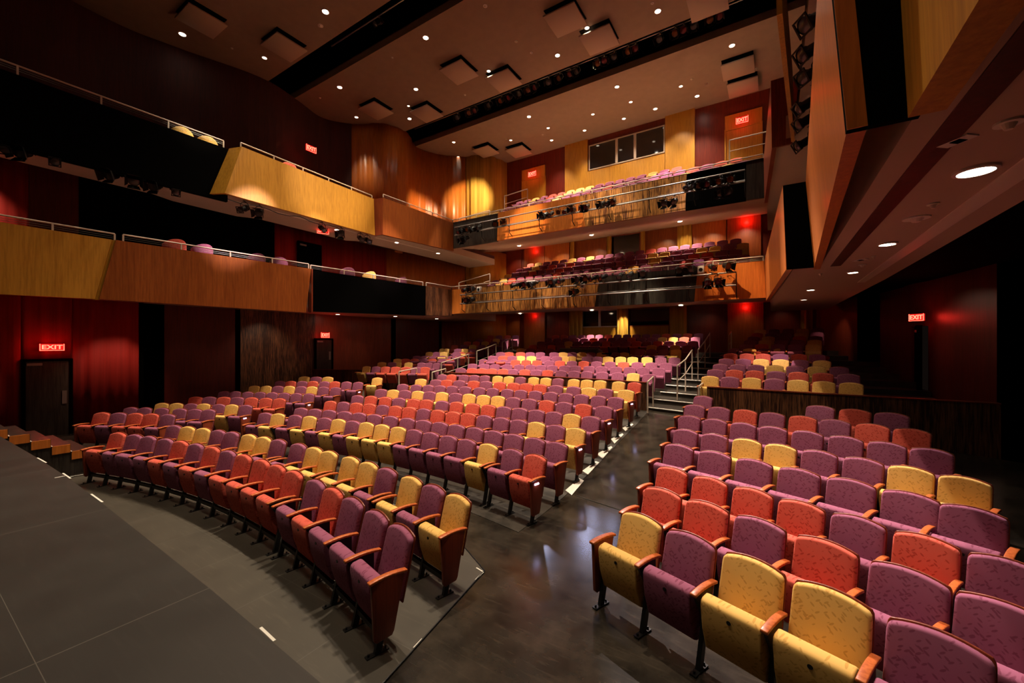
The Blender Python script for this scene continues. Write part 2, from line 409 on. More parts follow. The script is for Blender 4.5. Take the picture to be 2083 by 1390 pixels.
# joint round the platform and white tape marks
b = MB()
for p, q in zip(liftpoly[1:3], liftpoly[2:4]): b.tube((p[0], p[1], .010), (q[0], q[1], .010), .009, 6)
for p, q in zip(liftpoly[3:10], liftpoly[4:11]): b.tube((p[0], p[1], .010), (q[0], q[1], .010), .009, 6)
trim(b.build('trim', 'black_metal'), 'dark joint around the front platform')
def tape(name, a, c, wd, z, label):
    a = Vector(a); c = Vector(c); d = (c - a).normalized(); n = Vector((-d.y, d.x, 0)) * wd / 2
    b = MB(); b.hexa([(*(a + n).xy, z), (*(a - n).xy, z), (*(c - n).xy, z), (*(c + n).xy, z)],
                     [(*(a + n).xy, z + .003), (*(a - n).xy, z + .003), (*(c - n).xy, z + .003), (*(c + n).xy, z + .003)])
    return tag(fixn(b.build(name, 'white_tape')), label, 'tape mark', 'white tape marks')
for (x0, y0, x1, y1), lb in (((76, 932, 94, 942), 'white tape strip farthest left along the curved stage edge'),
                             ((128, 963.5, 143.5, 974), 'white tape strip second from the left along the stage edge'),
                             ((185.5, 1006, 208.5, 1022.5), 'white tape strip third from the left along the stage edge'),
                             ((530, 1278, 558.5, 1305), 'white tape strip on the stage edge nearest the viewer'),
                             ((111, 973, 134, 968.5), 'short white tape mark on the stage boards at the far left')):
    tape('tape_mark', atZ(x0, y0, STAGE_Z), atZ(x1, y1, STAGE_Z), .016, STAGE_Z + .001, lb)
for (x0, y0, x1, y1), lb in (((969, 1155.5, 983, 1164), 'white tape arm at the platform corner running toward the seats'),
                             ((983.5, 1164, 967, 1180.5), 'white tape arm at the platform corner running along the aisle'),
                             ((859, 1300, 841.5, 1318.5), 'short white tape strip on the platform edge beside the aisle'),
                             ((143, 970, 206, 959), 'long thin white line at the left end of the front platform')):
    tape('tape_mark', atZ(x0, y0, .013), atZ(x1, y1, .013), .016, .0125, lb)
# aisle crossing joint: thin pale line over the floor
b = MB(); pa = atZ(1170, 1010, .03); pb = atZ(1262, 1040, .03)
b.tube((pa.x, pa.y, rake(arc_s(pa.x, pa.y)) + .004), (pb.x, pb.y, rake(arc_s(pb.x, pb.y)) + .004), .007, 6)
trim(b.build('trim', 'seating_floor'), 'thin joint line crossing the aisle floor')
# light patches painted as pale wedge plates at row ends beside right aisle
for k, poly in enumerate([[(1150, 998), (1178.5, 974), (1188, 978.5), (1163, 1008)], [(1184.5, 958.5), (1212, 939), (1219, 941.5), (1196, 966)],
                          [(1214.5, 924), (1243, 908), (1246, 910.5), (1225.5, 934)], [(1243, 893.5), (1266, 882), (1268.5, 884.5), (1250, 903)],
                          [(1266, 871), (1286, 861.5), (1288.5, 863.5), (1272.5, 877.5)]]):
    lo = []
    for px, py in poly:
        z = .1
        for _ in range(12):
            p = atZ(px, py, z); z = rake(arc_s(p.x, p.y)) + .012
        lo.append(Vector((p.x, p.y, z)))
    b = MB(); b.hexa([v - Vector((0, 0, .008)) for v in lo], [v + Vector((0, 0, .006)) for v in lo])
    trim(fixn(b.build('trim', 'nosing_and_light_patch')), 'light patch painted on the floor at a row end beside the right aisle')
    c = sum(lo, Vector()) / 4
    spot('added_patch_lamp', (c.x - 1.5, c.y + 2.0, c.z + 5.2), 42, c, 14, .5, (1, .93, .8), .03)  # lamp added above each painted patch to brighten it, no fixture

# raised terraces ----------------------------------------------------------
D_S = [13.9, 14.8, 15.7, 16.6, 17.5, 18.4, 19.3, 20.2, 21.1, 22.0]
D_H = [-1.0, -.855, -.706, -.545, -.388, -.225, -.05, .14, .33, .52]      # height of the seat-back tops
E_Y = [12.4, 13.4, 14.3, 15.2, 16.1, 17.0, 17.9, 18.8, 19.7, 20.6, 21.5]
E_H = [-.89, -.757, -.637, -.485, -.335, -.17, 0.0, .16, .31, .48, .66]
F_S = [14.9, 15.8, 16.7, 17.6, 18.6, 19.6, 20.5, 21.4, 22.3, 23.2]
F_H = [-1.03, -.90, -.78, -.63, -.43, -.26, -.05, .15, .33, .56]
CH = .94                                                                # height of a theatre seat
def terrace(x0, x1, rows, hs, yf, back, label):
    b = MB(); n = 14
    xs = [x0 + (x1 - x0) * i / n for i in range(n + 1)]
    for i, (s, h) in enumerate(zip(rows, hs)):
        s0 = s - .62; s1 = (rows[i + 1] - .62) if i + 1 < len(rows) else back
        z = Zr(h - CH)
        poly = [(x, yf(x, s0)) for x in xs] + [(x, yf(x, s1)) for x in xs[::-1]]
        b.prism(poly, z - .6, z)
    return struct(fixn(b.build('floor_terrace', 'seating_floor')), label)
Dy = arc_y
Ey = lambda x, s: s - .06 * (x - .1)
Fy = lambda x, s: arc_y(x, s)
terrace(-13.0, -1.42, D_S, D_H, Dy, 24.0, 'stepped dark floor of the raised centre stalls')
terrace(-1.42, 3.6, E_Y, E_H, Ey, 24.0, 'stepped dark floor of the raised right stalls')
terrace(-18.6, -13.0, F_S, F_H, Fy, 25.5, 'stepped dark floor of the raised left stalls')
# pale nosings on the aisle steps
b = MB()
for s, h in zip(D_S[:8], D_H[:8]):
    for x0, x1 in ((-3.25, -1.45),):
        p = (x0, Dy(x0, s - .62) - .012, Zr(h - CH) - .012); q = (x1, Dy(x1, s - .62) - .012, Zr(h - CH) - .012)
        b.tube(p, q, .018, 6)
    for x0, x1 in ((-13.1, -11.4),):
        b.tube((x0, Dy(x0, s - .62) - .012, Zr(h - CH) - .012), (x1, Dy(x1, s - .62) - .012, Zr(h - CH) - .012), .018, 6)
trim(b.build('trim', 'nosing_and_light_patch'), 'pale nosings along the aisle steps')
# knee walls in front of the raised stalls
def kneewall(name, pts, ztop, zbot, label):
    b = MB()
    for (x0, y0), (x1, y1) in zip(pts, pts[1:]):
        b.hexa([(x0, y0, zbot), (x1, y1, zbot), (x1, y1 + .09, zbot), (x0, y0 + .09, zbot)],
               [(x0, y0, ztop), (x1, y1, ztop), (x1, y1 + .09, ztop), (x0, y0 + .09, ztop)])
    o = fixn(b.build(name, 'knee_wall_veneer'))
    c = MB()
    for (x0, y0), (x1, y1) in zip(pts, pts[1:]):
        c.hexa([(x0, y0 - .015, ztop), (x1, y1 - .015, ztop), (x1, y1 + .105, ztop), (x0, y0 + .105, ztop)],
               [(x0, y0 - .015, ztop + .025), (x1, y1 - .015, ztop + .025), (x1, y1 + .105, ztop + .025), (x0, y0 + .105, ztop + .025)])
    fixn(c.build('cap_rail', 'dark_cherry', o))
    return tag(o, label, 'low wall', None, 'structure')
kneewall('wall_knee_centre', [(x, Dy(x, 13.2)) for x in (-11.5, -10, -8.5, -7, -5.5, -4.3, -3.25)], Zr(-1.20), Zr(-2.5), 'low dark striped wall in front of the raised centre stalls')
kl = [atX(1407, 783, -1.42)]
kneewall('wall_knee_right', [(-1.42, 11.66), (0.1, 11.54), (1.6, 11.43), (3.6, 11.3)], Zr(-1.13), Zr(-2.6), 'low dark striped wall in front of the raised right stalls')
kneewall('wall_knee_left', [(x, Fy(x, 14.15)) for x in (-18.3, -16.5, -15, -13.1)], Zr(-1.22), Zr(-2.6), 'low dark striped wall in front of the raised left stalls')

# ceiling ------------------------------------------------------------------
def slab(x0, x1, y0, y1, z, th=.35): b = MB(); b.box((x0, y0, z), (x1, y1, z + th)); return b
o = slab(-26, 9, -9, 9.98, CEIL_Z).build('ceiling', 'plaster'); struct(o, 'brown plaster ceiling above the stage end')
o = slab(-26, 9, 11.38, 16.6, CEIL_Z).build('ceiling', 'plaster'); struct(o, 'brown plaster ceiling between the two lighting slots')
o = slab(-26, 9, 18.2, 26, CEIL_Z).build('ceiling', 'plaster'); struct(o, 'brown plaster ceiling above the gallery')
b = MB()
for y0, y1 in ((9.98, 11.38), (16.6, 18.2)):
    b.box((-26, y0 - .05, CEIL_Z + .3), (9, y0, CEIL_Z + 2.0)); b.box((-26, y1, CEIL_Z + .3), (9, y1 + .05, CEIL_Z + 2.0))
    b.box((-26, y0, CEIL_Z + 1.95), (9, y1, CEIL_Z + 2.0))
struct(b.build('ceiling_slot_lining', 'black_paint'), 'black lining of the two ceiling lighting slots')

# walls --------------------------------------------------------------------
def sheet(pts, z0, z1, mat, name, label=None, th=.12, side=1, out=None, cor=0):
    """upright wall along a plan polyline; cor: depth of a fine reeded ripple"""
    P = []
    for (x0, y0), (x1, y1) in zip(pts, pts[1:]):
        L = math.hypot(x1 - x0, y1 - y0); n = max(1, int(L / (.06 if cor else 5)))
        for i in range(n):
            t = i / n; P.append((x0 + (x1 - x0) * t, y0 + (y1 - y0) * t))
    P.append(pts[-1])
    Q = []; acc = 0
    for i, p in enumerate(P):
        a = P[max(0, i - 1)]; c = P[min(len(P) - 1, i + 1)]
        dx, dy = c[0] - a[0], c[1] - a[1]; L = math.hypot(dx, dy) or 1
        nx, ny = -dy / L * side, dx / L * side
        if i: acc += math.hypot(p[0] - P[i - 1][0], p[1] - P[i - 1][1])
        k = cor * (math.sin(acc * 9.0) + .5 * math.sin(acc * 23 + 1)) if cor else 0
        Q.append(((p[0] + nx * k, p[1] + ny * k), (p[0] + nx * th, p[1] + ny * th)))
    b = MB()
    n = len(Q)
    v = [(*q[0], z0) for q in Q] + [(*q[0], z1) for q in Q] + [(*q[1], z0) for q in Q] + [(*q[1], z1) for q in Q]
    f = []
    for i in range(n - 1):
        f += [(i, i + 1, n + i + 1, n + i), (2 * n + i, 3 * n + i, 3 * n + i + 1, 2 * n + i + 1), (n + i, n + i + 1, 3 * n + i + 1, 3 * n + i), (i, 2 * n + i, 2 * n + i + 1, i + 1)]
    f += [(0, n, 3 * n, 2 * n), (n - 1, 3 * n - 1, 4 * n - 1, 2 * n - 1)]
    b.add(v, f)
    o = fixn(b.build(name, mat))
    if cor:
        for p in o.data.polygons: p.use_smooth = abs(p.normal.z) < .5 and len(p.vertices) == 4
    return struct(o, label)
def smooth_poly(pts, n=6):
    out = []
    for i in range(len(pts) - 1):
        p0 = Vector(pts[max(0, i - 1)]); p1 = Vector(pts[i]); p2 = Vector(pts[i + 1]); p3 = Vector(pts[min(len(pts) - 1, i + 2)])
        for k in range(n):
            t = k / n
            out.append(tuple(.5 * ((2 * p1) + (p2 - p0) * t + (2 * p0 - 5 * p1 + 4 * p2 - p3) * t * t + (3 * p1 - p0 - 3 * p2 + p3) * t ** 3)))
    out.append(tuple(pts[-1])); return out
TOPZ = CEIL_Z + .02
BALZ = Zr(1.75)
# left wall, stalls level
sheet([(-18.35, -7.5), (-18.35, 2.35)], 0, BALZ, 'red_drape', 'wall_left', 'red curtained left wall beside the stage', side=1, cor=.03)
sheet([(-18.35, 3.35), (-18.3, 5.05)], 0, BALZ, 'red_drape', 'wall_left', 'red curtained left wall right of the exit door', side=1, cor=.03)
sheet([(-18.35, 2.35), (-18.35, 3.35)], Zr(-.50), BALZ, 'red_drape', 'wall_left', 'red wall above the left exit door', side=1, cor=.02)
sheet([(-18.3, 5.05), (-19.1, 5.1), (-19.1, 5.6), (-18.55, 5.7)], 0, BALZ, 'black_paint', 'wall_left', 'black recess in the left wall', side=1)
sheet([(-18.55, 5.7), (-18.3, 7.9)], 0, BALZ, 'deep_red_veneer', 'wall_left', 'very dark red wood panel of the left wall', side=1)
sheet([(-18.3, 8.1), (-18.25, 11.3)], 0, BALZ, 'knee_wall_veneer', 'wall_left', 'striped brown wood panel of the left wall', side=1)
sheet([(-18.25, 12.15), (-17.95, 15.6)], 0, BALZ, 'dark_cherry', 'wall_left', 'brown wood panel of the left wall beyond the exit', side=1)
sheet([(-18.25, 11.3), (-18.25, 12.15)], Zr(.22), BALZ, 'dark_cherry', 'wall_left', 'brown wood above the second left exit', side=1)
sheet([(-17.9, 15.9), (-17.5, 19.0)], 0, BALZ, 'deep_red_veneer', 'wall_left', 'dark red wood panel at the rear of the left wall', side=1)
sheet([(-17.4, 19.1), (-16.3, 23.3)], 0, BALZ, 'brown_veneer', 'wall_left', 'brown reeded wood at the rear left corner', side=1, cor=.03)
sheet([(-18.5, 7.9), (-18.9, 8.0), (-18.3, 8.1)], 0, BALZ, 'black_paint', 'wall_left', 'black joint in the left wall', side=1)
sheet([(-18.0, 15.6), (-18.4, 15.7), (-17.9, 15.9)], 0, BALZ, 'black_paint', 'wall_left', 'black joint in the rear left wall', side=1)
sheet([(-17.5, 19.0), (-17.7, 19.05), (-17.4, 19.1)], 0, BALZ, 'black_paint', 'wall_left', 'black joint near the rear left corner', side=1)
# left wall above the lower balcony: a winding wall
WAVE = [(-20.3, -7.5), (-20.6, 0), (-21.2, 4.6), (-20.8, 6.8), (-19.9, 9.6), (-20.2, 11.6), (-20.6, 13.2), (-19.6, 14.6), (-18.3, 15.3), (-17.9, 16.7), (-18.7, 18.3), (-18.2, 19.8), (-17.0, 21.0)]
wp = smooth_poly(WAVE, 6)
def part_of(p, y0, y1): return [q for q in p if y0 - 1e-6 <= q[1] <= y1 + 1e-6]
ys = [q[1] for q in wp]
cut = [i for i, q in enumerate(wp) if q[1] >= 14.2][0]
cut2 = [i for i, q in enumerate(wp) if q[1] >= 1.6][0]
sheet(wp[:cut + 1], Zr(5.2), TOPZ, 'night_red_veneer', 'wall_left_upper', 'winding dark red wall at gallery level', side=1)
sheet(wp[cut:], Zr(5.2), TOPZ, 'orange_veneer', 'wall_left_upper', 'winding reeded orange wood wall at gallery level near the rear', side=1, cor=.02)
sheet([(-18.0, -7.5), (-18.05, 2.45)], Zr(1.75), Zr(5.3), 'red_drape', 'wall_left_upper', 'red curtained wall at balcony level beside the stage', side=1, cor=.03)
sheet([(-18.05, 2.45), (-18.1, 3.45)], Zr(1.75), Zr(5.3), 'deep_red_veneer', 'wall_left_upper', 'dark red wall at balcony level', side=1)
sheet([(-18.1, 3.45), (-18.2, 9.4)], Zr(1.75), Zr(5.3), 'black_paint', 'wall_left_upper', 'black wall at balcony level', side=1)
sheet([(-18.2, 9.4), (-18.1, 15.4)], Zr(1.75), Zr(5.3), 'red_drape', 'wall_left_upper', 'dim red curtained wall at balcony level', side=1, cor=.03)
sheet([(-18.1, 15.4), (-17.5, 18.6), (-17.0, 21.0)], Zr(1.75), Zr(5.3), 'orange_veneer', 'wall_left_upper', 'reeded orange wood wall at balcony level near the rear', side=1, cor=.02)
# right wall
sheet([(1.7, 23.3), (2.6, 19.1)], 0, BALZ, 'dark_cherry', 'wall_right', 'dark reddish wood panel of the right wall at the rear', side=1)
sheet([(2.6, 19.1), (3.3, 19.0), (3.3, 18.5), (3.1, 18.4)], 0, BALZ, 'black_paint', 'wall_right', 'black recess in the right wall', side=1)
sheet([(3.1, 18.4), (3.45, 16.35)], 0, BALZ, 'deep_red_veneer', 'wall_right', 'glossy dark red wood panel beyond the right exit', side=1)
sheet([(3.45, 16.35), (3.6, 15.5)], Zr(.50), BALZ, 'deep_red_veneer', 'wall_right', 'dark red wood above the right exit', side=1)
sheet([(3.6, 15.5), (4.05, 12.9)], 0, BALZ, 'deep_red_veneer', 'wall_right', 'glossy dark red wood panel before the right exit', side=1)
sheet([(4.05, 12.9), (4.6, 12.8), (4.9, 11.0), (4.9, -7.5)], 0, BALZ, 'black_paint', 'wall_right', 'black right wall beside the stage', side=1)
WR = [(2 * HALL_C - x, y) for x, y in wp][::-1]
sheet(WR, Zr(1.75), TOPZ, 'deep_red_veneer', 'wall_right_upper', 'winding dark red right wall above the balcony', side=1)
# wall behind the stage end and the far wall
o = MB(); o.box((-26, -7.9, 0), (9, -7.7, TOPZ)); struct(o.build('wall_front', 'black_paint'), 'black wall behind the stage')

BY = 23.2
wall = MB(); wall.box((-19, BY, 0), (4.5, BY + .2, TOPZ))
struct(wall.build('wall_back', 'red_veneer'), 'dark red wood wall at the back of the hall')
LV = {'stalls': (Zr(-.6), Zr(2.05)), 'balcony': (Zr(2.6), Zr(6.35)), 'gallery': (Zr(6.6), TOPZ)}
def back_panel(px0, px1, level, mat, out, label, z0=None, z1=None, cor=0):
    x0, x1 = pxY(px0, BY - out), pxY(px1, BY - out)
    a, c = LV[level]; a = z0 if z0 is not None else a; c = z1 if z1 is not None else c
    if cor:
        o = sheet([(x0, BY - out), (x1, BY - out)], a, c, mat, 'trim', None, out - .01, 1, cor=cor)
    else:
        b = MB(); b.box((x0, BY - out, a), (x1, BY - .002, c)); o = b.build('trim', mat)
    return trim(o, label)
back_panel(1149, 1195, 'gallery', 'yellow_veneer', .12, 'tall yellow wood panel left of the gallery booth windows')
back_panel(1353, 1413, 'gallery', 'yellow_veneer', .16, 'tall yellow wood panel right of the gallery booth windows')
back_panel(1195, 1352, 'gallery', 'yellow_veneer', .10, 'yellow wood below the gallery booth windows', z1=Zr(10.36))
back_panel(1066, 1107, 'balcony', 'brown_veneer', .14, 'brown wood door bay at the left of the balcony wall')
back_panel(1108, 1158, 'balcony', 'orange_veneer', .10, 'orange brown panel beside the left balcony door bay')
back_panel(1168, 1234, 'balcony', 'brown_veneer', .08, 'brown panel left of the balcony window')
back_panel(1312, 1378, 'balcony', 'brown_veneer', .08, 'brown panel right of the balcony window')
back_panel(1408, 1477, 'balcony', 'orange_veneer', .10, 'orange panel at the right of the balcony wall')
back_panel(1479, 1548, 'balcony', 'brown_veneer', .14, 'brown wood door bay at the right of the balcony wall')
back_panel(1020, 1060, 'balcony', 'red_veneer', .06, 'red brown panel at the left of the balcony wall')
back_panel(1019, 1057, 'stalls', 'brown_veneer', .08, 'red brown panel at the left of the stalls wall')
back_panel(1066, 1108, 'stalls', 'brown_veneer', .14, 'brown wood door bay at the left of the stalls wall')
back_panel(1480, 1553, 'stalls', 'brown_veneer', .14, 'brown wood door bay at the right of the stalls wall')
back_panel(1185, 1256, 'stalls', 'yellow_veneer', .06, 'yellow wood below the left stalls window', z1=Zr(1.02))
back_panel(1279, 1360, 'stalls', 'yellow_veneer', .06, 'yellow wood below the right stalls window', z1=Zr(1.02))
def window(n, px0, px1, z0, z1, out, mull, label):
    x0, x1 = pxY(px0, BY - out), pxY(px1, BY - out)
    b = MB(); b.box((x0, BY - out, z0), (x1, BY - out + .03, z1)); o = b.build('window_%d' % n, 'glass_dark'); struct(o, label)
    f = MB(); t = .06
    f.box((x0 - t, BY - out - .03, z0 - t), (x1 + t, BY - out + .02, z0)); f.box((x0 - t, BY - out - .03, z1), (x1 + t, BY - out + .02, z1 + t))
    f.box((x0 - t, BY - out - .03, z0), (x0, BY - out + .02, z1)); f.box((x1, BY - out - .03, z0), (x1 + t, BY - out + .02, z1))
    f.build('window_frame', 'rail_paint' if mull else 'dark_cherry', o)
    for m in mull:
        xm = pxY(m, BY - out); g = MB(); g.box((xm - .07, BY - out - .05, z0), (xm + .07, BY - out + .02, z1)); g.build('mullion', 'rail_paint', o)
window(1, 1200, 1350, Zr(10.44), Zr(11.82), .10, [1254.5, 1292], 'dark control booth window high above the gallery')
window(2, 1245, 1301, Zr(5.1), Zr(6.2), .10, [], 'dark square window at the back of the balcony')
window(3, 1186, 1255, Zr(1.05), Zr(1.95), .05, [1220], 'dark window at the left behind the stalls')
window(4, 1280, 1361, Zr(1.05), Zr(1.95), .05, [], 'dark window at the right behind the stalls')
# curtains hanging against the back wall
def curtain(px0, px1, y, z0, z1, label, grp=None, name='curtain'):
    x0, x1 = pxY(px0, y), pxY(px1, y)
    n = max(16, int((x1 - x0) / .03)); v = []; f = []
    for i in range(n + 1):
        x = x0 + (x1 - x0) * i / n; yy = y + .05 * math.sin(i / n * (x1 - x0) * 24) + .02 * math.sin(x * 51)
        v += [(x, yy, z0), (x, yy, z1)]
    for i in range(n + 1):
        v += [(v[2 * i][0], v[2 * i][1] + .02, z0), (v[2 * i][0], v[2 * i][1] + .02, z1)]
    m = 2 * (n + 1)
    for i in range(n):
        a = 2 * i; f += [(a, a + 2, a + 3, a + 1), (m + a, m + a + 1, m + a + 3, m + a + 2)]
    f += [(0, 1, m + 1, m), (2 * n, m + 2 * n, m + 2 * n + 1, 2 * n + 1)]
    o = mesh_obj(name, v, f, 'yellow_drape', smooth=True); fixn(o)
    return tag(o, label, 'curtain', grp)
curtain(1158, 1184, BY - .35, Zr(-.3), Zr(2.0), 'yellow curtain left of the windows behind the stalls')
curtain(1256, 1277, BY - .35, Zr(-.3), Zr(2.0), 'bright yellow curtain between the two windows behind the stalls')
curtain(1362, 1397, BY - .35, Zr(-.3), Zr(2.0), 'yellow curtain right of the windows behind the stalls')
curtain(1629, 1653, BY - .35, Zr(-.3), Zr(2.0), 'yellow curtain in the rear right corner behind the right stalls')
curtain(1160, 1168, BY - .30, Zr(3.6), Zr(6.3), 'narrow yellow curtain edge left of the brown balcony panel')
curtain(1235, 1244, BY - .30, Zr(3.6), Zr(6.3), 'narrow yellow curtain on the left of the balcony window')
curtain(1303, 1312, BY - .30, Zr(3.6), Zr(6.3), 'narrow yellow curtain on the right of the balcony window')
curtain(1378, 1407, BY - .30, Zr(3.6), Zr(6.3), 'yellow curtain beside the orange balcony panel')
# yellow rounded corner at the rear left, all levels
for a, c, lv, cz in ((Zr(-.4), Zr(1.95), 'stalls', 0), (Zr(2.6), Zr(6.1), 'balcony', 0), (Zr(6.6), TOPZ, 'gallery', 0)):
    pts = smooth_poly([(-17.0, 21.0), (-16.2, 21.15), (-15.6, 21.7), (-15.25, 22.6), (-15.2, 23.25)], 5)
    o = sheet(pts, a, c, 'yellow_drape' if lv == 'gallery' else 'yellow_veneer', 'trim', None, .1, 1, cor=.035 if lv == 'gallery' else .008)
    trim(o, 'rounded yellow wall corner at %s level, rear left' % lv)
# doors --------------------------------------------------------------------
DN = [0]
def door(loc, wd, ht, rz, mat, label, leafs=1, frame_mat='black_paint', furniture='grey_metal'):
    """loc: middle of the threshold; the leaf faces local -Y"""
    DN[0] += 1
    b = MB(); b.box((-wd / 2, -.02, 0), (wd / 2, .03, ht)); o = b.build('door_%d' % DN[0], mat); struct(o, label)
    o.location = loc; o.rotation_euler = (0, 0, rz)
    f = MB(); t = .07
    f.box((-wd / 2 - t, -.06, 0), (-wd / 2, .05, ht + t)); f.box((wd / 2, -.06, 0), (wd / 2 + t, .05, ht + t)); f.box((-wd / 2, -.06, ht), (wd / 2, .05, ht + t))
    f.build('door_frame', frame_mat, o)
    h = MB()
    if leafs == 2: h.box((-.06, -.05, 1.0), (-.03, -.02, 1.35)); h.box((.03, -.05, 1.0), (.06, -.02, 1.35))
    else: h.box((wd / 2 - .16, -.05, .95), (wd / 2 - .06, -.02, 1.35))
    h.build('push_plate', furniture, o)
    if leafs == 1:
        h = MB(); h.box((-wd / 2 + .02, -.07, ht - .12), (-wd / 2 + .32, -.02, ht - .05)); h.build('door_closer', furniture, o)
    return o
RZL = math.pi / 2          # faces +X
door((-18.33, 2.85, 0.0), .88, 2.26, RZL, 'charcoal_veneer', 'dark exit door in the red left wall beside the stage')
door((-18.22, 11.72, Zr(-1.72)), .8, 1.92, RZL, 'charcoal_veneer', 'dark exit door in the brown left wall')
door((3.5, 15.92, Zr(-1.5)), .8, 1.95, -math.pi / 2 - .16, 'black_paint', 'black exit door in the right wall')
door((-20.05, 11.1, Zr(5.5)), 1.1, 3.0, RZL, 'black_paint', 'black door in the left gallery wall')
door((-18.05, 10.9, Zr(2.0)), 1.0, 2.6, RZL, 'black_paint', 'black door in the left balcony wall')
for pa, pb, out, z0, ht, lv in ((1063, 1107, .10, 7.4, 3.30, 'left gallery'), (1477, 1548, .10, 7.4, 3.30, 'right gallery')):
    x0, x1 = pxY(pa, BY - .1), pxY(pb, BY - .1)
    door(((x0 + x1) / 2, BY - .06, Zr(z0)), x1 - x0, ht, 0, 'yellow_veneer', 'yellow wood double door at the %s' % lv, 2, 'yellow_veneer')
    b = MB(); b.box((x0 - .05, BY - .12, Zr(z0 + ht + .05)), (x1 + .05, BY - .02, Zr(z0 + ht + .75))); trim(b.build('trim', 'yellow_veneer'), 'yellow wood header over the %s door' % lv)
# exit signs ---------------------------------------------------------------
def text_mesh(s, size, depth):
    cu = bpy.data.curves.new('letters', 'FONT'); cu.body = s; cu.size = size; cu.extrude = depth; cu.align_x = 'CENTER'; cu.align_y = 'CENTER'; cu.offset = .004
    o = bpy.data.objects.new('t', cu); COL.objects.link(o)
    dg = bpy.context.evaluated_depsgraph_get(); me = bpy.data.meshes.new_from_object(o.evaluated_get(dg))
    bpy.data.objects.remove(o); return me
EXIT_ME = text_mesh('EXIT', .21, .006); EXIT_ME.materials.clear(); EXIT_ME.materials.append(M('exit_red'))
def exit_sign(loc, rz, label, power=9, w_=.42, h_=.24, s=1.0, glow=1.0):
    t = empty('exit_sign', loc, rz, label, 'exit sign')
    b = MB(); b.box((-w_ / 2, -.03, -h_ / 2), (w_ / 2, .03, h_ / 2)); b.build('housing', 'exit_back', t)
    f = MB(); e = .014
    f.box((-w_ / 2, -.04, -h_ / 2), (w_ / 2, -.03, -h_ / 2 + e)); f.box((-w_ / 2, -.04, -h_ / 2), (-w_ / 2 + e, -.03, h_ / 2)); f.box((w_ / 2 - e, -.04, -h_ / 2), (w_ / 2, -.03, h_ / 2))
    f.build('lit_border', 'exit_red', t)
    put(EXIT_ME, 'letters', t, (0, -.038, 0), (math.pi / 2, 0, 0), (w_ / .50, h_ / .24, 1))
    m = MB(); m.box((-.03, .03, -.03), (.03, .07, .03)); m.build('mount', 'black_metal', t)
    t.scale = (s, s, s)
    d = Matrix.Rotation(rz, 3, 'Z') @ Vector((0, -.28 * s, -.05))
    point('exit_sign_lamp', (loc[0] + d.x, loc[1] + d.y, loc[2] + d.z), power * glow * .45, (1, .02, .015), .1)
    return t
exit_sign((-18.27, 2.92, Zr(-.10)), RZL, 'red EXIT sign above the dark door beside the stage', 9, .50, .20)
p = atX(661, 682, -18.12); exit_sign(tuple(p), RZL, 'red exit sign over the second door in the left wall', 9)
p = atX(632.5, 303, -19.75); exit_sign(tuple(p), RZL, 'red exit sign high on the left gallery wall', 14, s=1.25)
p = atX(657, 470, -16.6); exit_sign((p.x, p.y, p.z), RZL - .5, 'red exit sign hanging below the left gallery', 14, s=1.1)
p = atY(1083, 354, BY - .2); exit_sign(tuple(p), 0, 'red exit sign over the left gallery door on the back wall', 12, s=1.3)
p = atY(1509.5, 244.5, BY - .2); exit_sign(tuple(p), 0, 'red exit sign over the right gallery door on the back wall', 14, s=1.25)
p = atX(1867, 646, 3.38); p.x = 3.36; exit_sign(tuple(p), -.75, 'red exit sign over the black door in the right wall', 8, s=.8)
for px, z, pw in ((1086, Zr(6.0), 9), (1518, Zr(6.0), 16), (1085, Zr(1.80), 5), (1516, Zr(1.80), 7)):
    point('exit_sign_lamp', (pxY(px, BY - .3), BY - .32, z), pw, (1, .02, .015), .08)
# ================================================================== BALCONIES
FY = 16.7
def front_panel(corners, th, mat, label):
    """corners: BL, BR, TR, TL as points on the hall face; th: vector into the balcony"""
    bl, br, tr, tl = [Vector(c) for c in corners]; t = Vector(th)
    b = MB(); b.hexa([bl, br, br + t, bl + t], [tl, tr, tr + t, tl + t])
    return trim(fixn(b.build('trim', mat)), label)
def rear_front(pxb, pxt, zb, zt, dy, mat, label):
    return front_panel([atYz(pxb[0], FY - dy, zb), atYz(pxb[1], FY - dy, zb), atYz(pxt[1], FY - dy, zt), atYz(pxt[0], FY - dy, zt)], (0, .12, 0), mat, label)
def atYz(px, Y, z): return (pxY(px, Y), Y, z)
B0, B1, G0, G1 = Zr(1.60), Zr(2.88), Zr(5.10), Zr(6.48)
rear_front((919, 946), (919, 946), B0, B1, .10, 'orange_veneer', 'orange wood end of the balcony front')
rear_front((946, 1209), (946, 1220), B0, B1, .06, 'zebra_veneer', 'striped brown wood panel of the balcony front')
rear_front((1209, 1412), (1220, 1420), B0, B1, .02, 'charcoal_veneer', 'charcoal wood panel of the balcony front')
rear_front((1412, 1558), (1420, 1554), B0, B1, .12, 'orange_veneer', 'bright orange wood panel of the balcony front')
rear_front((919, 1011), (919, 1013), G0, G1, .02, 'charcoal_veneer', 'charcoal wood panel at the left of the gallery front')
rear_front((1011, 1190), (1013, 1177), G0, G1, .10, 'orange_veneer', 'orange wood panel of the gallery front')
rear_front((1190, 1394), (1177, 1397), G0, G1, .06, 'zebra_veneer', 'striped brown wood panel of the gallery front')
rear_front((1394, 1518), (1397, 1518), G0, G1, .02, 'black_paint', 'black panel of the gallery front')
rear_front((1518, 1568), (1518, 1568), G0, G1, .04, 'charcoal_veneer', 'glossy charcoal panel at the right end of the gallery front')
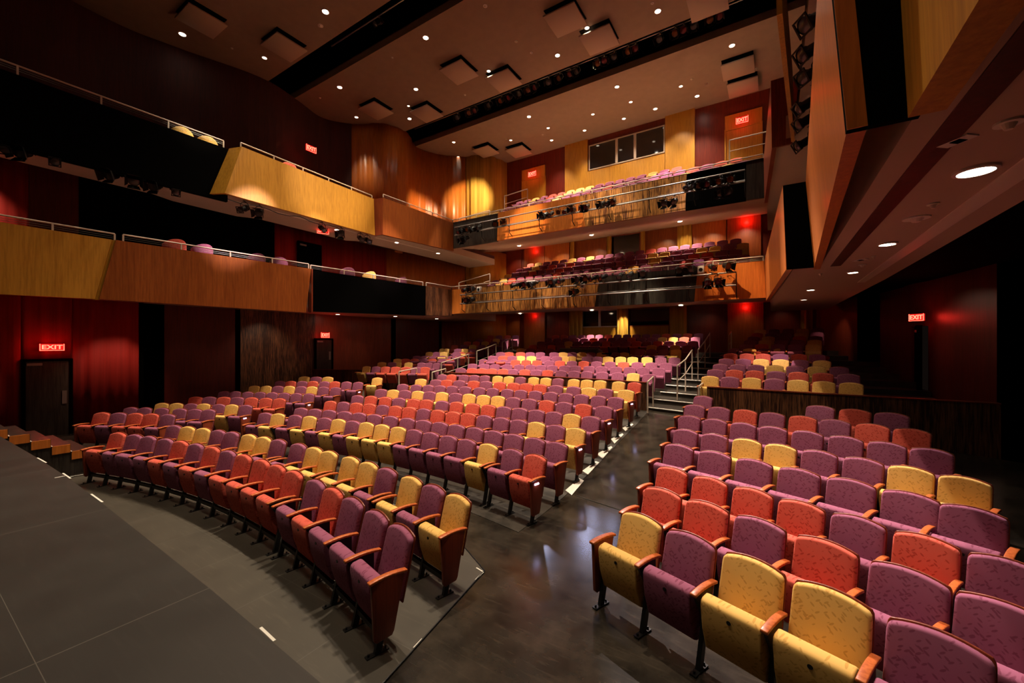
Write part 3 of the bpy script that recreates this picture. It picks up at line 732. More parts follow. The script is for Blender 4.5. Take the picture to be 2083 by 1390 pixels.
# left side
def side_front(p0, p1, zb0, zb1, zt, mat, label, lean=0.0, slant0=0.0, slant1=0.0, into=-.12):
    """p0, p1: plan points of the top edge; slant moves the bottom end along Y, lean moves the bottom across"""
    return front_panel([(p0[0] + lean, p0[1] + slant0, zb0), (p1[0] + lean, p1[1] + slant1, zb1), (p1[0], p1[1], zt), (p0[0], p0[1], zt)], (into, 0, 0), mat, label)
side_front((-15.2, -1.0), (-15.2, 3.53), Zr(1.10), Zr(1.20), Zr(2.85), 'yellow_veneer', 'yellow veneer panel of the left balcony front', 0, 0, -.33)
front_panel([(-15.26, 3.17, Zr(1.18)), (-15.16, 3.30, Zr(1.18)), (-15.16, 3.63, Zr(2.85)), (-15.26, 3.50, Zr(2.85))], (-.1, .02, 0), 'yellow_veneer', 'yellow edge strip beside the reddish brown left balcony panel')
side_front((-15.15, 3.60), (-14.72, 8.95), Zr(1.20), Zr(1.18), Zr(2.85), 'brown_veneer', 'reddish brown wood panel of the left balcony front', .0, -.33, -.2)
front_panel([(-14.95, 9.0, Zr(1.20)), (-14.72, 8.97, Zr(1.20)), (-14.72, 8.97, Zr(2.85)), (-14.95, 9.0, Zr(2.85))], (0, .05, 0), 'dark_cherry', 'dark red return between the brown and black left balcony panels')
side_front((-14.95, 9.05), (-14.42, 14.7), Zr(1.25), Zr(1.40), Zr(2.86), 'black_paint', 'black panel of the left balcony front')
side_front((-14.45, 14.75), (-14.35, 16.7), Zr(1.42), Zr(1.50), Zr(2.88), 'knee_wall_veneer', 'striped dark panel of the left balcony front')
side_front((-15.2, -1.0), (-15.1, 6.30), Zr(4.62), Zr(4.68), Zr(6.42), 'black_paint', 'black panel of the left gallery front')
side_front((-14.6, 6.50), (-14.92, 12.0), Zr(4.75), Zr(4.82), Zr(6.45), 'yellow_veneer', 'long yellow veneer panel of the left gallery front', .08, -.5, 0)
front_panel([(-15.0, 5.75, Zr(4.75)), (-14.52, 5.98, Zr(4.75)), (-14.6, 6.5, Zr(6.45)), (-15.1, 6.34, Zr(6.45))], (0, .1, 0), 'yellow_veneer', 'narrow yellow return at the end of the left gallery front')
side_front((-14.45, 12.1), (-14.32, 16.7), Zr(4.82), Zr(4.95), Zr(6.45), 'brown_veneer', 'brown wood panel at the rear of the left gallery front')
front_panel([(-14.95, 12.02, Zr(4.82)), (-14.45, 12.1, Zr(4.82)), (-14.45, 12.1, Zr(6.45)), (-14.95, 12.02, Zr(6.45))], (0, .06, 0), 'dark_cherry', 'dark return between the yellow and brown left gallery panels')
# right side
side_front((.60, -1.2), (.60, 3.25), Zr(1.32), Zr(1.32), Zr(2.9), 'yellow_veneer', 'yellow veneer panel of the right balcony front overhead', .07, into=.16)
side_front((.28, 3.3), (.52, 9.2), Zr(1.35), Zr(1.35), Zr(2.9), 'orange_veneer', 'glossy orange wood panel of the right balcony front overhead', .12, into=.10)
front_panel([(.40, 3.31, Zr(1.35)), (.74, 3.31, Zr(1.35)), (.72, 3.31, Zr(2.9)), (.28, 3.31, Zr(2.9))], (0, .06, 0), 'black_paint', 'black end face of the right balcony front nearest the viewer')
side_front((.17, 8.97), (-.22, 16.7), Zr(1.36), Zr(1.50), Zr(2.9), 'orange_veneer', 'orange wood panel of the right balcony front at the rear', .05, into=.10)
front_panel([(.23, 8.96, Zr(1.36)), (.66, 8.96, Zr(1.36)), (.66, 8.96, Zr(2.9)), (.17, 8.96, Zr(2.9))], (0, .06, 0), 'black_paint', 'black end face of the right balcony front farther back')
side_front((.02, 7.1), (.35, 11.75), Zr(4.8), Zr(4.8), Zr(6.45), 'yellow_veneer', 'thin yellow edged panel of the right gallery front', .04, into=.07)
side_front((-.02, 11.85), (-.24, 16.7), Zr(4.8), Zr(4.9), Zr(6.45), 'dark_cherry', 'glossy dark wood panel of the right gallery front', .02, into=.10)
front_panel([(.0, 11.84, Zr(4.8)), (.42, 11.84, Zr(4.8)), (.42, 11.84, Zr(6.45)), (-.02, 11.84, Zr(6.45))], (0, .06, 0), 'dark_cherry', 'dark red end face of the right gallery front')
# floor slabs with plastered undersides
def slab_poly(poly, z0, z1, label, mat='soffit_plaster'):
    b = MB(); b.prism(poly, z0, z1); return struct(fixn(b.build('balcony_slab', mat)), label)
Lw = [q for q in wp if -7.5 <= q[1] <= 21]
slab_poly([(-15.35, -7.5), (-15.35, 3.6), (-15.12, 9.0), (-14.62, 14.7), (-14.5, 16.8), (-14.5, 20.9), (-17.1, 20.9), (-17.5, 19), (-18.2, 14), (-18.5, 6), (-18.4, -7.5)], Zr(1.42), Zr(2.0), 'floor slab of the left balcony')
slab_poly([(-15.35, -7.5), (-15.3, 6.3), (-15.1, 12.0), (-14.6, 16.8), (-14.6, 20.9), (-16.6, 20.9), (-16.5, 18.2), (-16.8, 12.6), (-17.2, 12.2), (-17.15, 8.2), (-17.5, 7.6), (-17.5, 5.6), (-17.25, 5.0), (-17.25, -7.5)], Zr(4.95), Zr(5.3), 'lower underside of the left gallery')
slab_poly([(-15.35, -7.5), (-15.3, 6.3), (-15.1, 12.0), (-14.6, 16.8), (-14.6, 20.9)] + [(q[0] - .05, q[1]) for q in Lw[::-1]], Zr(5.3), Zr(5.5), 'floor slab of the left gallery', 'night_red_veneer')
slab_poly([(.70, -7.5), (.75, 3.3), (.74, 9.02), (.36, 9.06), (-.04, 16.8), (-.04, 21.0), (1.9, 21), (2.1, 12), (2.1, -7.5)], Zr(1.42), Zr(2.0), 'floor slab of the right balcony')
Rw = [(2 * HALL_C - x, y) for x, y in Lw]
slab_poly([(2.1, -7.5), (2.1, 12), (1.9, 21.0)] + [(q[0] + .05, q[1]) for q in Rw[::-1]], Zr(1.72), Zr(2.0), 'outer part of the right balcony slab', 'black_paint')
slab_poly([(.42, -7.5), (.45, 7.0), (.48, 11.8), (.0, 11.9), (-.15, 16.8), (-.15, 21)] + [(q[0] + .05, q[1]) for q in Rw[::-1]], Zr(4.95), Zr(5.5), 'floor slab of the right gallery')
# rear raked slabs
for z0, z1, z2, lb in ((Zr(1.62), Zr(2.02), Zr(2.0), 'balcony'), (Zr(5.15), Zr(6.28), Zr(5.5), 'gallery')):
    x0, x1 = -14.45, .3
    b = MB(); b.hexa([(x0, FY + .1, z0), (x1, FY + .1, z0), (x1 + 3, BY, z1), (x0 - 2.6, BY, z1)], [(x0, FY + .1, z0 + .3), (x1, FY + .1, z0 + .3), (x1 + 3, BY, z1 + .3), (x0 - 2.6, BY, z1 + .3)])
    struct(fixn(b.build('balcony_slab', 'soffit_plaster')), 'sloping underside of the rear %s' % lb)
# rear balcony terraces
for base, rise, lb in ((2.44, .42, 'balcony'), (6.0, .53, 'gallery')):
    b = MB()
    for i in range(4):
        y0 = 16.9 + .9 * i if i else FY + .13; y1 = 16.9 + .9 * (i + 1) if i < 3 else BY
        z = Zr(base + rise * i); b.box((-14.4, y0 + (.35 if i else 0), z - .35), (-.2, y1 + .35 if i < 3 else BY, z))
    struct(b.build('floor_terrace', 'balcony_bounce_floor'), 'stepped floor of the rear %s' % lb)
# recesses and cove strips in the undersides
def strip(poly, z, mat, label, th=.01):
    b = MB(); b.prism(poly, z - th, z); return trim(fixn(b.build('trim', mat)), label)
strip([(1.62, 4.6), (1.82, 4.6), (1.80, 12.2), (1.66, 12.2)], Zr(1.42), 'lamp_ring', 'pale recessed slot in the underside of the right balcony')
strip([(.95, -1.0), (1.12, -1.0), (1.05, 9.4), (.90, 9.4)], Zr(1.42), 'deep_red_veneer', 'dark slot running along the underside of the right balcony')
strip([(-16.0, -6), (-15.85, -6), (-15.85, 3.4), (-16.0, 3.4)], Zr(4.95), 'lamp_ring', 'pale cove strip under the left gallery beside the stage')
strip([(-15.8, 5.6), (-15.66, 5.6), (-15.5, 11.6), (-15.64, 11.6)], Zr(4.95), 'lamp_ring', 'pale cove strip under the left gallery')
strip([(-15.6, 12.6), (-15.48, 12.6), (-15.2, 16.2), (-15.32, 16.2)], Zr(4.95), 'lamp_ring', 'pale cove strip under the rear of the left gallery')

# handrails ----------------------------------------------------------------
def handrail(path, zt, zb, label, nposts, group=None, r=.022, mid=True, mat='rail_paint', inner=(0, 0)):
    t = empty('handrail', (path[0][0], path[0][1], zb), 0, label, 'handrail', group)
    o = Vector((path[0][0], path[0][1], zb))
    P = [Vector((x + inner[0], y + inner[1], zt)) - o for x, y in path]
    b = MB(); b.path(P, r, 8); b.build('top_rail', mat, t)
    if mid:
        b = MB()
        for dz in (.07, .12): b.path([p - Vector((0, 0, dz)) for p in P], .005, 5)
        b.build('tension_wire', 'grey_metal', t)
    for (a, c) in zip(P, P[1:]):
        L = (c - a).length; n = max(1, round(L / nposts))
        for i in range(n + 1):
            q = a.lerp(c, i / n); b = MB(); b.box((q.x - .018, q.y - .018, zb - o.z), (q.x + .018, q.y + .018, q.z)); b.build('post', mat, t)
    return t
handrail([(-15.2, -1.0), (-15.2, 3.6)], Zr(3.03), Zr(2.84), 'painted metal handrail on the yellow left balcony front', 1.25, inner=(-.06, 0))
handrail([(-15.1, 3.75), (-14.75, 8.9)], Zr(3.03), Zr(2.84), 'painted metal handrail on the reddish brown left balcony front', 1.45, inner=(-.06, 0))
handrail([(-14.95, 9.1), (-14.45, 14.6)], Zr(3.04), Zr(2.85), 'painted metal handrail on the black left balcony front', 1.4, inner=(-.06, 0))
handrail([(-14.45, 14.75), (-14.40, 16.6), (-.25, 16.6)], Zr(3.04), Zr(2.87), 'long painted handrail on the rear balcony front', 1.6, inner=(0, .02))
handrail([(-15.2, -1.0), (-15.1, 6.2)], Zr(6.66), Zr(6.40), 'painted metal handrail on the black left gallery front', 1.5, inner=(-.06, 0))
handrail([(-14.62, 6.5), (-14.94, 11.95)], Zr(6.60), Zr(6.44), 'painted metal handrail on the long yellow left gallery front', 1.1, inner=(-.06, 0), mid=False)
handrail([(-14.45, 12.1), (-14.34, 16.62), (-.25, 16.62)], Zr(6.60), Zr(6.47), 'long painted handrail on the rear gallery front', 1.6, inner=(0, .02))
def stair_rail(name, pts, h, label, low=.55, posts=True):
    """pts: floor points the rail runs over"""
    o = Vector(pts[0]); t = empty(name, o, 0, label, 'handrail')
    P = [Vector(p) - o for p in pts]; up = Vector((0, 0, h))
    b = MB()
    for a, c in zip(P, P[1:]):
        b.tube(a + up, c + up, .024, 8)
        if low: b.tube(a + up * low, c + up * low, .014, 8)
    b.build('rail', 'rail_paint', t)
    for p in P:
        b = MB(); b.box((p.x - .02, p.y - .02, p.z), (p.x + .02, p.y + .02, p.z + h)); b.build('post', 'rail_paint', t)
    return t
dfl = lambda y, x=-2.4: Zr(-1.94 + .167 * (arc_s(x, y) - 14.5 + .62))
def dpt(x, y):
    s = arc_s(x, y); z = 0
    for k, (ss, h) in enumerate(zip(D_S, D_H)):
        if s >= ss - .62: z = Zr(h - CH)
    return (x, y, z or rake(s))
stair_rail('stair_rail', [(-3.1, 12.35, rake(13.2)), (-3.1, 13.0, Zr(-1.94))], .92, 'short stair rail at the end of the centre knee wall, right aisle', 0)
stair_rail('stair_rail', [dpt(-2.53, 13.75), dpt(-2.53, 15.2), dpt(-2.53, 16.6)], 1.1, 'middle stair rail in the right aisle')
stair_rail('stair_rail', [dpt(-2.34, 16.7), dpt(-2.34, 18.6), dpt(-2.34, 20.2)], 1.1, 'upper stair rail in the right aisle')
stair_rail('stair_rail', [(-1.62, 11.7, rake(12.9)), (-1.62, 12.7, rake(13.4))], .95, 'short stair rail at the end of the right knee wall', 0)
stair_rail('stair_rail', [dpt(-1.6, 20.3), dpt(-1.6, 21.6)], 1.0, 'farthest stair rail at the top of the right aisle')
stair_rail('stair_rail', [(-12.2, 13.4, Zr(-1.93)), (-12.2, 14.5, Zr(-1.75)), (-12.2, 15.3, Zr(-1.6))], 1.1, 'lower stair rail in the left aisle')
stair_rail('stair_rail', [(-12.2, 15.95, Zr(-1.45)), (-12.2, 16.9, Zr(-1.27)), (-12.2, 17.6, Zr(-1.1))], 1.1, 'middle stair rail in the left aisle')
stair_rail('stair_rail', [(-12.2, 18.2, Zr(-1.0)), (-12.2, 19.2, Zr(-.77))], 1.1, 'upper stair rail in the left aisle')
p = atX(839, 782, -13.15)
stair_rail('stair_rail', [(-13.2, 11.9, rake(13.0)), (-13.2, 12.9, Zr(-1.97))], .9, 'short stair rail at the end of the left knee wall', 0)
stair_rail('stair_rail', [(-11.6, 12.2, rake(13.1)), (-11.6, 13.0, Zr(-1.95))], .9, 'short stair rail at the left end of the centre knee wall', 0)
# rails on the rear balconies
def flat_rail(pts, h, label): return stair_rail('balcony_rail', pts, h, label)
flat_rail([(pxY(1026, 18.3), 18.3, Zr(7.0)), (pxY(1073, 18.3), 18.3, Zr(7.1))], .95, 'white rail at the left entry to the gallery seats')
flat_rail([(pxY(1484, 18.0), 18.0, Zr(7.0)), (pxY(1562, 18.0), 18.0, Zr(7.0))], .95, 'white rail at the right entry to the gallery seats')
flat_rail([(-14.2, 17.0, Zr(5.85)), (-13.9, 19.4, Zr(6.9))], .9, 'sloping rail at the left end of the gallery')
flat_rail([(-14.2, 17.0, Zr(2.4)), (-13.9, 19.4, Zr(3.2))], .9, 'sloping rail at the left end of the balcony')

# lighting pipes in front of the rear balconies ------------------------------
PY = FY - .55
def pipe_pair(name, px0, px1, zu, zl, label):
    x0, x1 = pxY(px0, PY), pxY(px1, PY); o = Vector((x0, PY, zl)); t = empty(name, o, 0, label, 'lighting pipes')
    b = MB(); b.tube((0, 0, zu - zl), (x1 - x0, 0, zu - zl), .028, 8); b.build('upper_pipe', 'grey_metal', t)
    b = MB(); b.tube((0, 0, 0), (x1 - x0, 0, 0), .028, 8); b.tube((0, .07, .07), (x1 - x0, .07, .07), .014, 6); b.build('lower_pipe', 'grey_metal', t)
    n = 8
    for i in range(n + 1):
        x = (x1 - x0) * i / n; b = MB()
        b.path([(x, 0, zu - zl), (x, .14, zu - zl - .03), (x, .16, -.30), (x, .42, -.42)], .018, 6)
        b.path([(x, 0, 0), (x, .16, -.02)], .018, 6); b.build('bracket', 'black_metal', t)
    return x0, x1
pb = pipe_pair('lighting_pipes', 936, 1497, Zr(2.50), Zr(2.05), 'pair of metal lighting pipes along the rear balcony front')
pg = pipe_pair('lighting_pipes', 925, 1515, Zr(6.0), Zr(5.6), 'pair of metal lighting pipes along the rear gallery front')
# measured seat positions: colour, then where the top of the back stands in the photograph
ROWS = {
    'A1': 'R242.6,880.3 P272.9,884.6 P302.2,888.0 P335.5,893.2 R364.5,898.4 P398.2,903.6 R433.6,909.6 P463.9,917.8 R494.1,926.5 R533.4,936.4 R564.6,947.2 R600.4,959.3 P643.6,978.3 R676.9,996.1 P715.8,1016.8 P763.4,1044.5 P815.2,1073.4',
    'A2': 'P353.3,865.9 Y381.1,868.5 Y415.5,871.3 P443.2,875.7 P471.0,879.4 Y507.1,884.4 Y536.5,889.5 P567.6,894.8 P608.0,903.3 Y638.2,911.3 Y668.5,919.2 Y713.0,930.7 Y749.1,942.1 P787.0,954.5 Y836.5,971.8 P881.1,989.5 Y932.3,1008.8',
    'L1': 'R207.1,839.6 P241.6,840.2 R275.2,841.1 R308.8,841.9 P341.6,843.4',
    'L2': 'P264.3,829.3 P296.2,829.5 P331.5,830.3 P363.4,832.0 P396.2,832.7 P425.6,833.3',
    'L3': 'Y329.8,820.2 Y359.2,820.6 P387.8,821.4 Y416.3,821.4 P444.9,822.6 Y471.8,823.4 P500.4,824.4',
    'L4': 'R397.9,807.6 P426.4,807.6 R455.8,808.0 P483.6,808.3 R512.2,809.1 R540.7,810.2 R569.3,811.0',
    'L5': 'P455.0,796.5 P480.2,796.5 P503.8,797.6 P529.8,797.9 P554.2,798.7 P577.7,799.6 P602.9,800.4 P629.0,800.9',
    'L6': 'Y518.1,785.0 Y541.6,785.3 P565.1,785.8 Y589.5,785.8 P612.2,786.6 Y635.7,786.6 P659.2,787.3 P682.7,788.3',
    'L7': 'P570.1,775.5 R592.0,775.5 P613.8,776.0 R637.4,775.7 P659.2,776.4 R681.9,776.4 P705.4,776.9 P728.1,777.7',
    'L8': 'Y618.9,766.3 P643.2,766.8 Y666.8,767.1',
    'L9': 'Y767.6,768.5',
    'C1': 'P539.9,840.2 Y567.6,841.6 P599.6,844.9 Y631.5,847.0 P660.0,850.5 Y688.6,853.3 P717.2,856.7 Y747.1,859.8 Y779.0,864.0 Y811.7,869.1 P842.8,874.8 P876.4,880.6 P912.6,887.4 P950.4,894.6 Y994.5,903.8 P1042.4,915.5 R1089.5,926.5',
    'C2': 'P613.0,830.3 P641.6,832.3 P671.0,834.5 P702.1,837.4 P730.6,840.2 P761.3,843.7 P794.1,847.2 P828.5,851.2 P862.2,855.4 P896.6,859.3 P930.2,864.3 P967.2,870.2 P1005.5,876.9 P1045.8,884.4 P1087.8,892.3 P1132.3,900.9',
    'C3': 'R673.5,816.0 P698.7,818.1 R724.7,820.1 R752.5,821.8 P778.1,824.4 R805.0,826.2 R833.6,828.7 P861.3,831.9 R891.6,834.4 R922.7,837.8 R954.6,840.8 P985.7,845.5 P1020.2,850.1 P1055.5,854.8 Y1092.4,859.3 P1131.1,865.7 Y1172.2,871.4',
    'C4': 'P728.1,804.6 R755.5,806.0 R784.0,808.1 P810.9,810.2 R840.3,812.3 R868.9,813.4 P900.0,816.0 R931.1,817.8 R962.1,821.5 R994.1,824.4 P1024.4,828.2 P1058.0,830.7 P1092.4,834.4 P1127.7,838.3 Y1163.8,842.8 P1202.5,848.0',
    'C5': 'P775.6,792.1 Y800.0,793.3 P824.3,794.3 Y850.4,795.8 P873.9,797.1 Y900.0,798.3 P927.7,800.2 Y955.4,801.7 Y984.0,804.2 Y1014.3,806.0 P1044.5,808.9 P1077.3,811.8 R1112.6,815.1 P1147.9,819.0 R1187.4,822.7 P1229.4,826.9',
    'C6': 'P820.1,781.7 P845.4,783.2 P870.6,784.0 P895.8,784.5 P921.0,785.4 P947.9,786.7 P975.6,788.7 P1002.5,790.1 P1031.9,792.1 P1059.7,793.8 P1089.9,795.5 P1121.0,798.0 P1151.2,800.5 P1183.2,803.0 P1217.6,805.9 P1252.9,808.6',
    'C7': 'Y857.1,771.1 P885.7,772.8 R909.2,773.1 P933.6,774.4 R964.7,775.0 P990.7,775.8 R1016.8,777.8 R1044.5,779.5 R1072.3,780.3 R1099.1,782.3 P1131.1,784.5 P1166.4,787.1 Y1198.3,789.2 P1231.1,791.6 Y1274.7,793.4',
    'C8': 'P899.1,762.2 R919.3,762.2 P943.7,763.0 P965.5,763.5 P986.5,764.4 Y1012.6,765.2 Y1035.3,766.0 P1058.0,767.4 Y1086.5,767.7 Y1110.9,768.9 P1135.3,770.2 Y1167.2,771.9 Y1194.1,773.1 Y1221.8,774.1 Y1258.8,776.6 R1290.7,778.6',
    'R1': 'Y1304.5,1050.0 P1403.1,1090.4 Y1530.7,1139.6 Y1689.7,1202.3 P1907.0,1289.7',
    'R2': 'R1347.1,996.3 R1436.7,1025.4 P1544.2,1059.0 R1678.5,1101.6 P1846.5,1159.8 P2045.8,1231.5',
    'R3': 'R1367.2,952.9 R1443.4,973.9 R1530.7,996.3 R1629.3,1023.2 P1743.5,1052.3 R1882.3,1092.6 P2050.3,1141.9',
    'R4': 'P1381.0,906.0 P1453.6,920.1 P1533.3,937.3 P1625.0,956.4 P1729.9,976.6 P1849.8,1002.8 P1979.9,1035.9',
    'R5': 'P1395.2,874.8 P1453.6,884.4 Y1519.2,894.3 Y1587.7,906.0 P1666.4,918.7 P1755.1,933.6 Y1851.9,951.0 Y1962.7,972.5',
    'R6': 'P1403.2,846.5 P1454.6,853.6 P1512.1,861.7 P1572.6,869.3 P1642.2,878.2 P1719.8,888.9 P1803.5,901.0 P1895.2,914.7',
    'R7': 'P1413.3,824.4 P1462.7,829.0 R1516.1,834.4 P1570.6,840.5 R1633.1,847.5 P1698.6,855.0 R1774.2,863.7 R1854.9,873.8',
    'R8': 'P1430.4,806.2',
    'R9': 'P1668.4,826.4 R1739.0,833.4 P1813.5,841.1',
    'D1': 'P939.6,748.7 R959.8,749.4 R979.2,749.8 R1000.8,750.1 R1022.4,750.8 P1043.3,751.1 R1067.1,751.8 P1090.1,752.5 R1114.6,753.0 P1140.5,754.0 P1168.6,754.7 P1196.8,755.2 P1226.3,756.7 P1257.3,758.1 Y1289.0,759.3 P1319.2,761.3',
    'D2': 'P964.1,740.0 P985.7,740.7 P1007.3,741.0 P1030.3,741.7 P1054.1,742.2 P1077.9,742.6 P1100.9,742.9 P1124.0,743.3 P1148.5,743.9 P1173.0,744.0 P1199.0,744.9 P1224.9,745.4 P1253.0,746.3 P1281.1,746.9 P1309.9,747.3 P1338.7,748.7',
    'D3': 'P985.0,731.1 P1005.1,731.7 P1025.3,731.8 R1046.9,732.5 R1070.0,732.8 R1092.3,733.2 P1116.0,733.8 R1139.8,734.0 P1163.6,734.5 R1188.9,734.8 P1214.8,735.3 P1240.7,736.1 R1268.8,736.5 P1296.2,737.2 P1325.0,737.7 P1354.5,738.4',
    'D4': 'P1004.4,723.9 R1022.4,724.2 P1041.9,724.3 Y1062.0,724.2 Y1082.2,724.5 P1103.1,725.3 P1124.7,725.6 Y1146.3,725.2 Y1168.7,724.7 P1191.8,725.7 P1215.5,725.7 Y1239.3,725.7 Y1264.5,726.0 Y1289.7,726.1 Y1316.4,726.7 P1343.7,727.1 P1370.4,727.6',
    'D5': 'P1022.4,716.5 R1039.7,716.5 R1059.2,716.7 P1077.2,716.8 P1098.8,716.8 P1118.2,717.3 Y1137.6,717.3 P1161.5,717.1 Y1182.4,717.1 P1203.3,717.1 Y1229.9,716.8 P1252.3,717.3 Y1274.6,717.1 Y1304.1,717.5 Y1327.9,717.8 Y1358.8,718.1 P1384.0,718.5',
    'D6a': 'Y1040.4,709.3 P1057.7,709.6 P1077.2,709.6 P1097.3,709.6',
    'D6b': 'P1321.4,709.1 P1345.9,709.4 P1371.8,709.4 Y1396.3,709.6',
    'D7a': 'R1053.4,702.6 P1069.2,702.6 R1085.1,702.6 R1101.6,702.6',
    'D7b': 'Y1361.7,701.2 P1384.8,701.2 Y1408.5,701.2',
    'E1': 'Y1444.5,765.5 P1484.9,767.2 Y1529.4,768.2 P1575.6,771.1 Y1623.5,773.1 Y1676.4,776.4 Y1731.0,778.6',
    'E2': 'P1455.5,752.1 R1494.1,752.9 R1535.3,754.3 P1579.0,755.9 R1624.3,757.3 R1673.9,759.3 P1726.0,761.3',
    'E3': 'P1465.5,740.8 P1500.8,742.0 P1537.8,742.8 Y1576.4,743.7 P1617.6,744.5 Y1661.3,745.4 P1707.5,746.7',
    'E4': 'P1477.3,729.9 P1511.7,730.4 Y1548.7,730.4 Y1588.2,731.6 P1628.5,732.8 Y1671.4,733.3',
    'E5': 'R1486.5,719.0 R1519.3,719.5 R1552.1,719.8 P1588.2,720.3 R1624.3,720.2 P1663.0,721.0',
    'E6': 'P1494.1,708.9 Y1524.3,709.4 P1554.6,709.4 Y1586.5,709.4 P1620.1,709.4 R1655.4,709.4',
    'E8': 'R1578.1,692.4 P1609.2,691.8',
    'E9': 'Y1578.1,684.0 P1608.4,684.0',
    'E11': 'P1540.3,669.9 P1565.5,668.9 P1594.1,668.6',
    'F1': 'Y745.4,745.3 P765.5,745.7 R785.7,746.0 R805.1,746.4 R826.0,746.7 P844.0,747.1 R866.4,746.9',
    'F2': 'Y775.6,737.1 P794.3,737.3 Y813.8,736.8 Y833.2,737.3 P852.7,738.2 P872.1,738.2 P890.1,738.5',
    'F3': 'Y808.7,730.1 R825.3,730.1 R843.3,730.1 P862.8,730.1 R880.0,730.1 P898.0,730.3 R916.8,730.1',
    'F4': 'P848.4,724.1 P865.6,724.1 P882.9,724.1 P900.2,724.1 P918.9,724.1',
    'F5': 'Y872.1,716.2 P888.7,716.2 Y905.2,716.2 P922.5,716.5 R940.5,716.2 R958.5,716.2',
    'F6': 'Y896.6,709.4 Y912.4,709.4 P929.0,709.7 Y944.9,709.7 P960.7,709.7',
    'F10': 'P1015.2,681.4 Y1030.3,681.3 P1046.2,681.4',
    'D8a': 'P1081.5,691.5 P1097.3,691.0 P1113.9,691.0',
    'D9a': 'P1120.4,679.5 R1134.8,679.2 R1149.9,679.5',
    'D9b': 'P1245.8,677.7 R1263.8,677.7 R1281.8,677.2 P1302.7,677.7',
    'D9c': 'P1386.2,675.3 P1407.1,673.8 P1428.0,673.4',
}
# ================================================================== THEATRE SEATS
HP = .254        # half the seat pitch
def outline(w0, w1, z0, z1, arch, n=8, rc=.05):
    """front view outline of a back cushion: straight sides, arched top with rounded corners"""
    pts = [(-w0 / 2, z0), (w0 / 2, z0)]
    top = []
    for i in range(n + 1):
        u = 1 - 2 * i / n
        x = u * (w1 / 2 - rc * .3); z = z1 - arch * u * u
        top.append((x, z))
    pts.append((w1 / 2, z1 - arch - rc)); pts.append((w1 / 2 - rc * .08, z1 - arch - rc * .45))
    pts += top
    pts.append((-w1 / 2 + rc * .08, z1 - arch - rc * .45)); pts.append((-w1 / 2, z1 - arch - rc))
    return pts
TAN = math.tan(math.radians(14))
def back_mesh(name, mat, w0, w1, z0, z1, arch, y0, th, bev):
    P = outline(w0, w1, z0, z1, arch); n = len(P)
    v = [(x, y0 + (z - .40) * TAN, z) for x, z in P] + [(x, y0 + th + (z - .40) * TAN, z) for x, z in P]
    me = bpy.data.meshes.new(name)
    me.from_pydata(v, [], [tuple(range(n)), tuple(range(2 * n - 1, n - 1, -1))] + [(i, i + n, (i + 1) % n + n, (i + 1) % n) for i in range(n)])
    me.materials.append(M(mat)); me.update()
    if bev: bevel_mesh(me, bev, 3)
    return me
def side_prism(name, mat, poly, x0, x1, bev=0, seg=2):
    n = len(poly)
    v = [(x0, y, z) for y, z in poly] + [(x1, y, z) for y, z in poly]
    me = bpy.data.meshes.new(name)
    me.from_pydata(v, [], [tuple(range(n)), tuple(range(2 * n - 1, n - 1, -1))] + [(i, i + n, (i + 1) % n + n, (i + 1) % n) for i in range(n)])
    me.materials.append(M(mat)); me.update()
    bm = bmesh.new(); bm.from_mesh(me); bmesh.ops.recalc_face_normals(bm, faces=bm.faces); bm.to_mesh(me); bm.free()
    if bev: bevel_mesh(me, bev, seg)
    return me
SEAT_POLY = [(-.272, .60), (-.264, .645), (-.238, .662), (-.168, .672), (-.142, .655), (-.045, .42), (-.045, .28), (-.08, .205), (-.13, .185), (-.185, .215), (-.245, .40)]
SM = {}
for k, mt in FAB.items():
    SM['back' + k] = back_mesh('seat_back', mt, .455, .440, .37, .94, .040, 0, .062, .020)
    SM['seat' + k] = side_prism('seat', mt, SEAT_POLY, -.215, .215, .026, 3)
SM['shell'] = back_mesh('back_shell', 'dark_cherry', .462, .450, .34, .948, .040, .058, .016, .005)
b = MB()
b.tube((0, -.262, .575), (0, -.2735, .577), .016, 12); o = b.build('t', 'black_metal'); SM['tag'] = o.data; bpy.data.objects.remove(o)
arm = []
for i in range(9):
    t = i / 8; arm.append((-.305 + .37 * t, .668 + .030 * math.sin(math.pi * (.15 + .75 * t))))
armp = arm + [(y, z - .026) for y, z in arm[::-1]]
SM['arm'] = side_prism('armrest', 'cherry_wood', armp, -.026, .026, .007, 2)
SM['armw'] = side_prism('armrest', 'cherry_wood', armp, -.030, .030, .007, 2)
SM['support'] = side_prism('arm_support', 'black_metal', [(-.285, .655), (-.01, .668), (-.01, .34), (-.06, .30), (-.13, .36), (-.20, .52)], -.012, .012, 0)
b = MB()
b.hexa([(-.018, -.235, .0), (.018, -.235, .0), (.018, -.175, .0), (-.018, -.175, .0)], [(-.018, -.125, .46), (.018, -.125, .46), (.018, -.065, .46), (-.018, -.065, .46)])
o = fixn(b.build('t', 'black_metal')); SM['leg'] = o.data; bpy.data.objects.remove(o)
b = MB(); b.box((-.026, -.31, 0), (.026, -.10, .010)); b.tube((0, -.285, .008), (0, -.285, .032), .010, 6); b.tube((0, -.125, .008), (0, -.125, .032), .010, 6)
o = fixn(b.build('t', 'black_metal')); SM['foot'] = o.data; bpy.data.objects.remove(o)
SM['panel'] = side_prism('end_panel', 'dark_cherry', [(-.285, .665), (.045, .675), (-.065, .17), (-.085, .135), (-.232, .125), (-.258, .15)], -.017, .017, .006, 2)
b = MB(); b.tube((-.016, -.055, .335), (.016, -.055, .335), .048, 14); b.tube((-.022, -.055, .335), (.022, -.055, .335), .022, 10)
o = fixn(b.build('t', 'grey_metal')); SM['hinge'] = o.data; bpy.data.objects.remove(o)
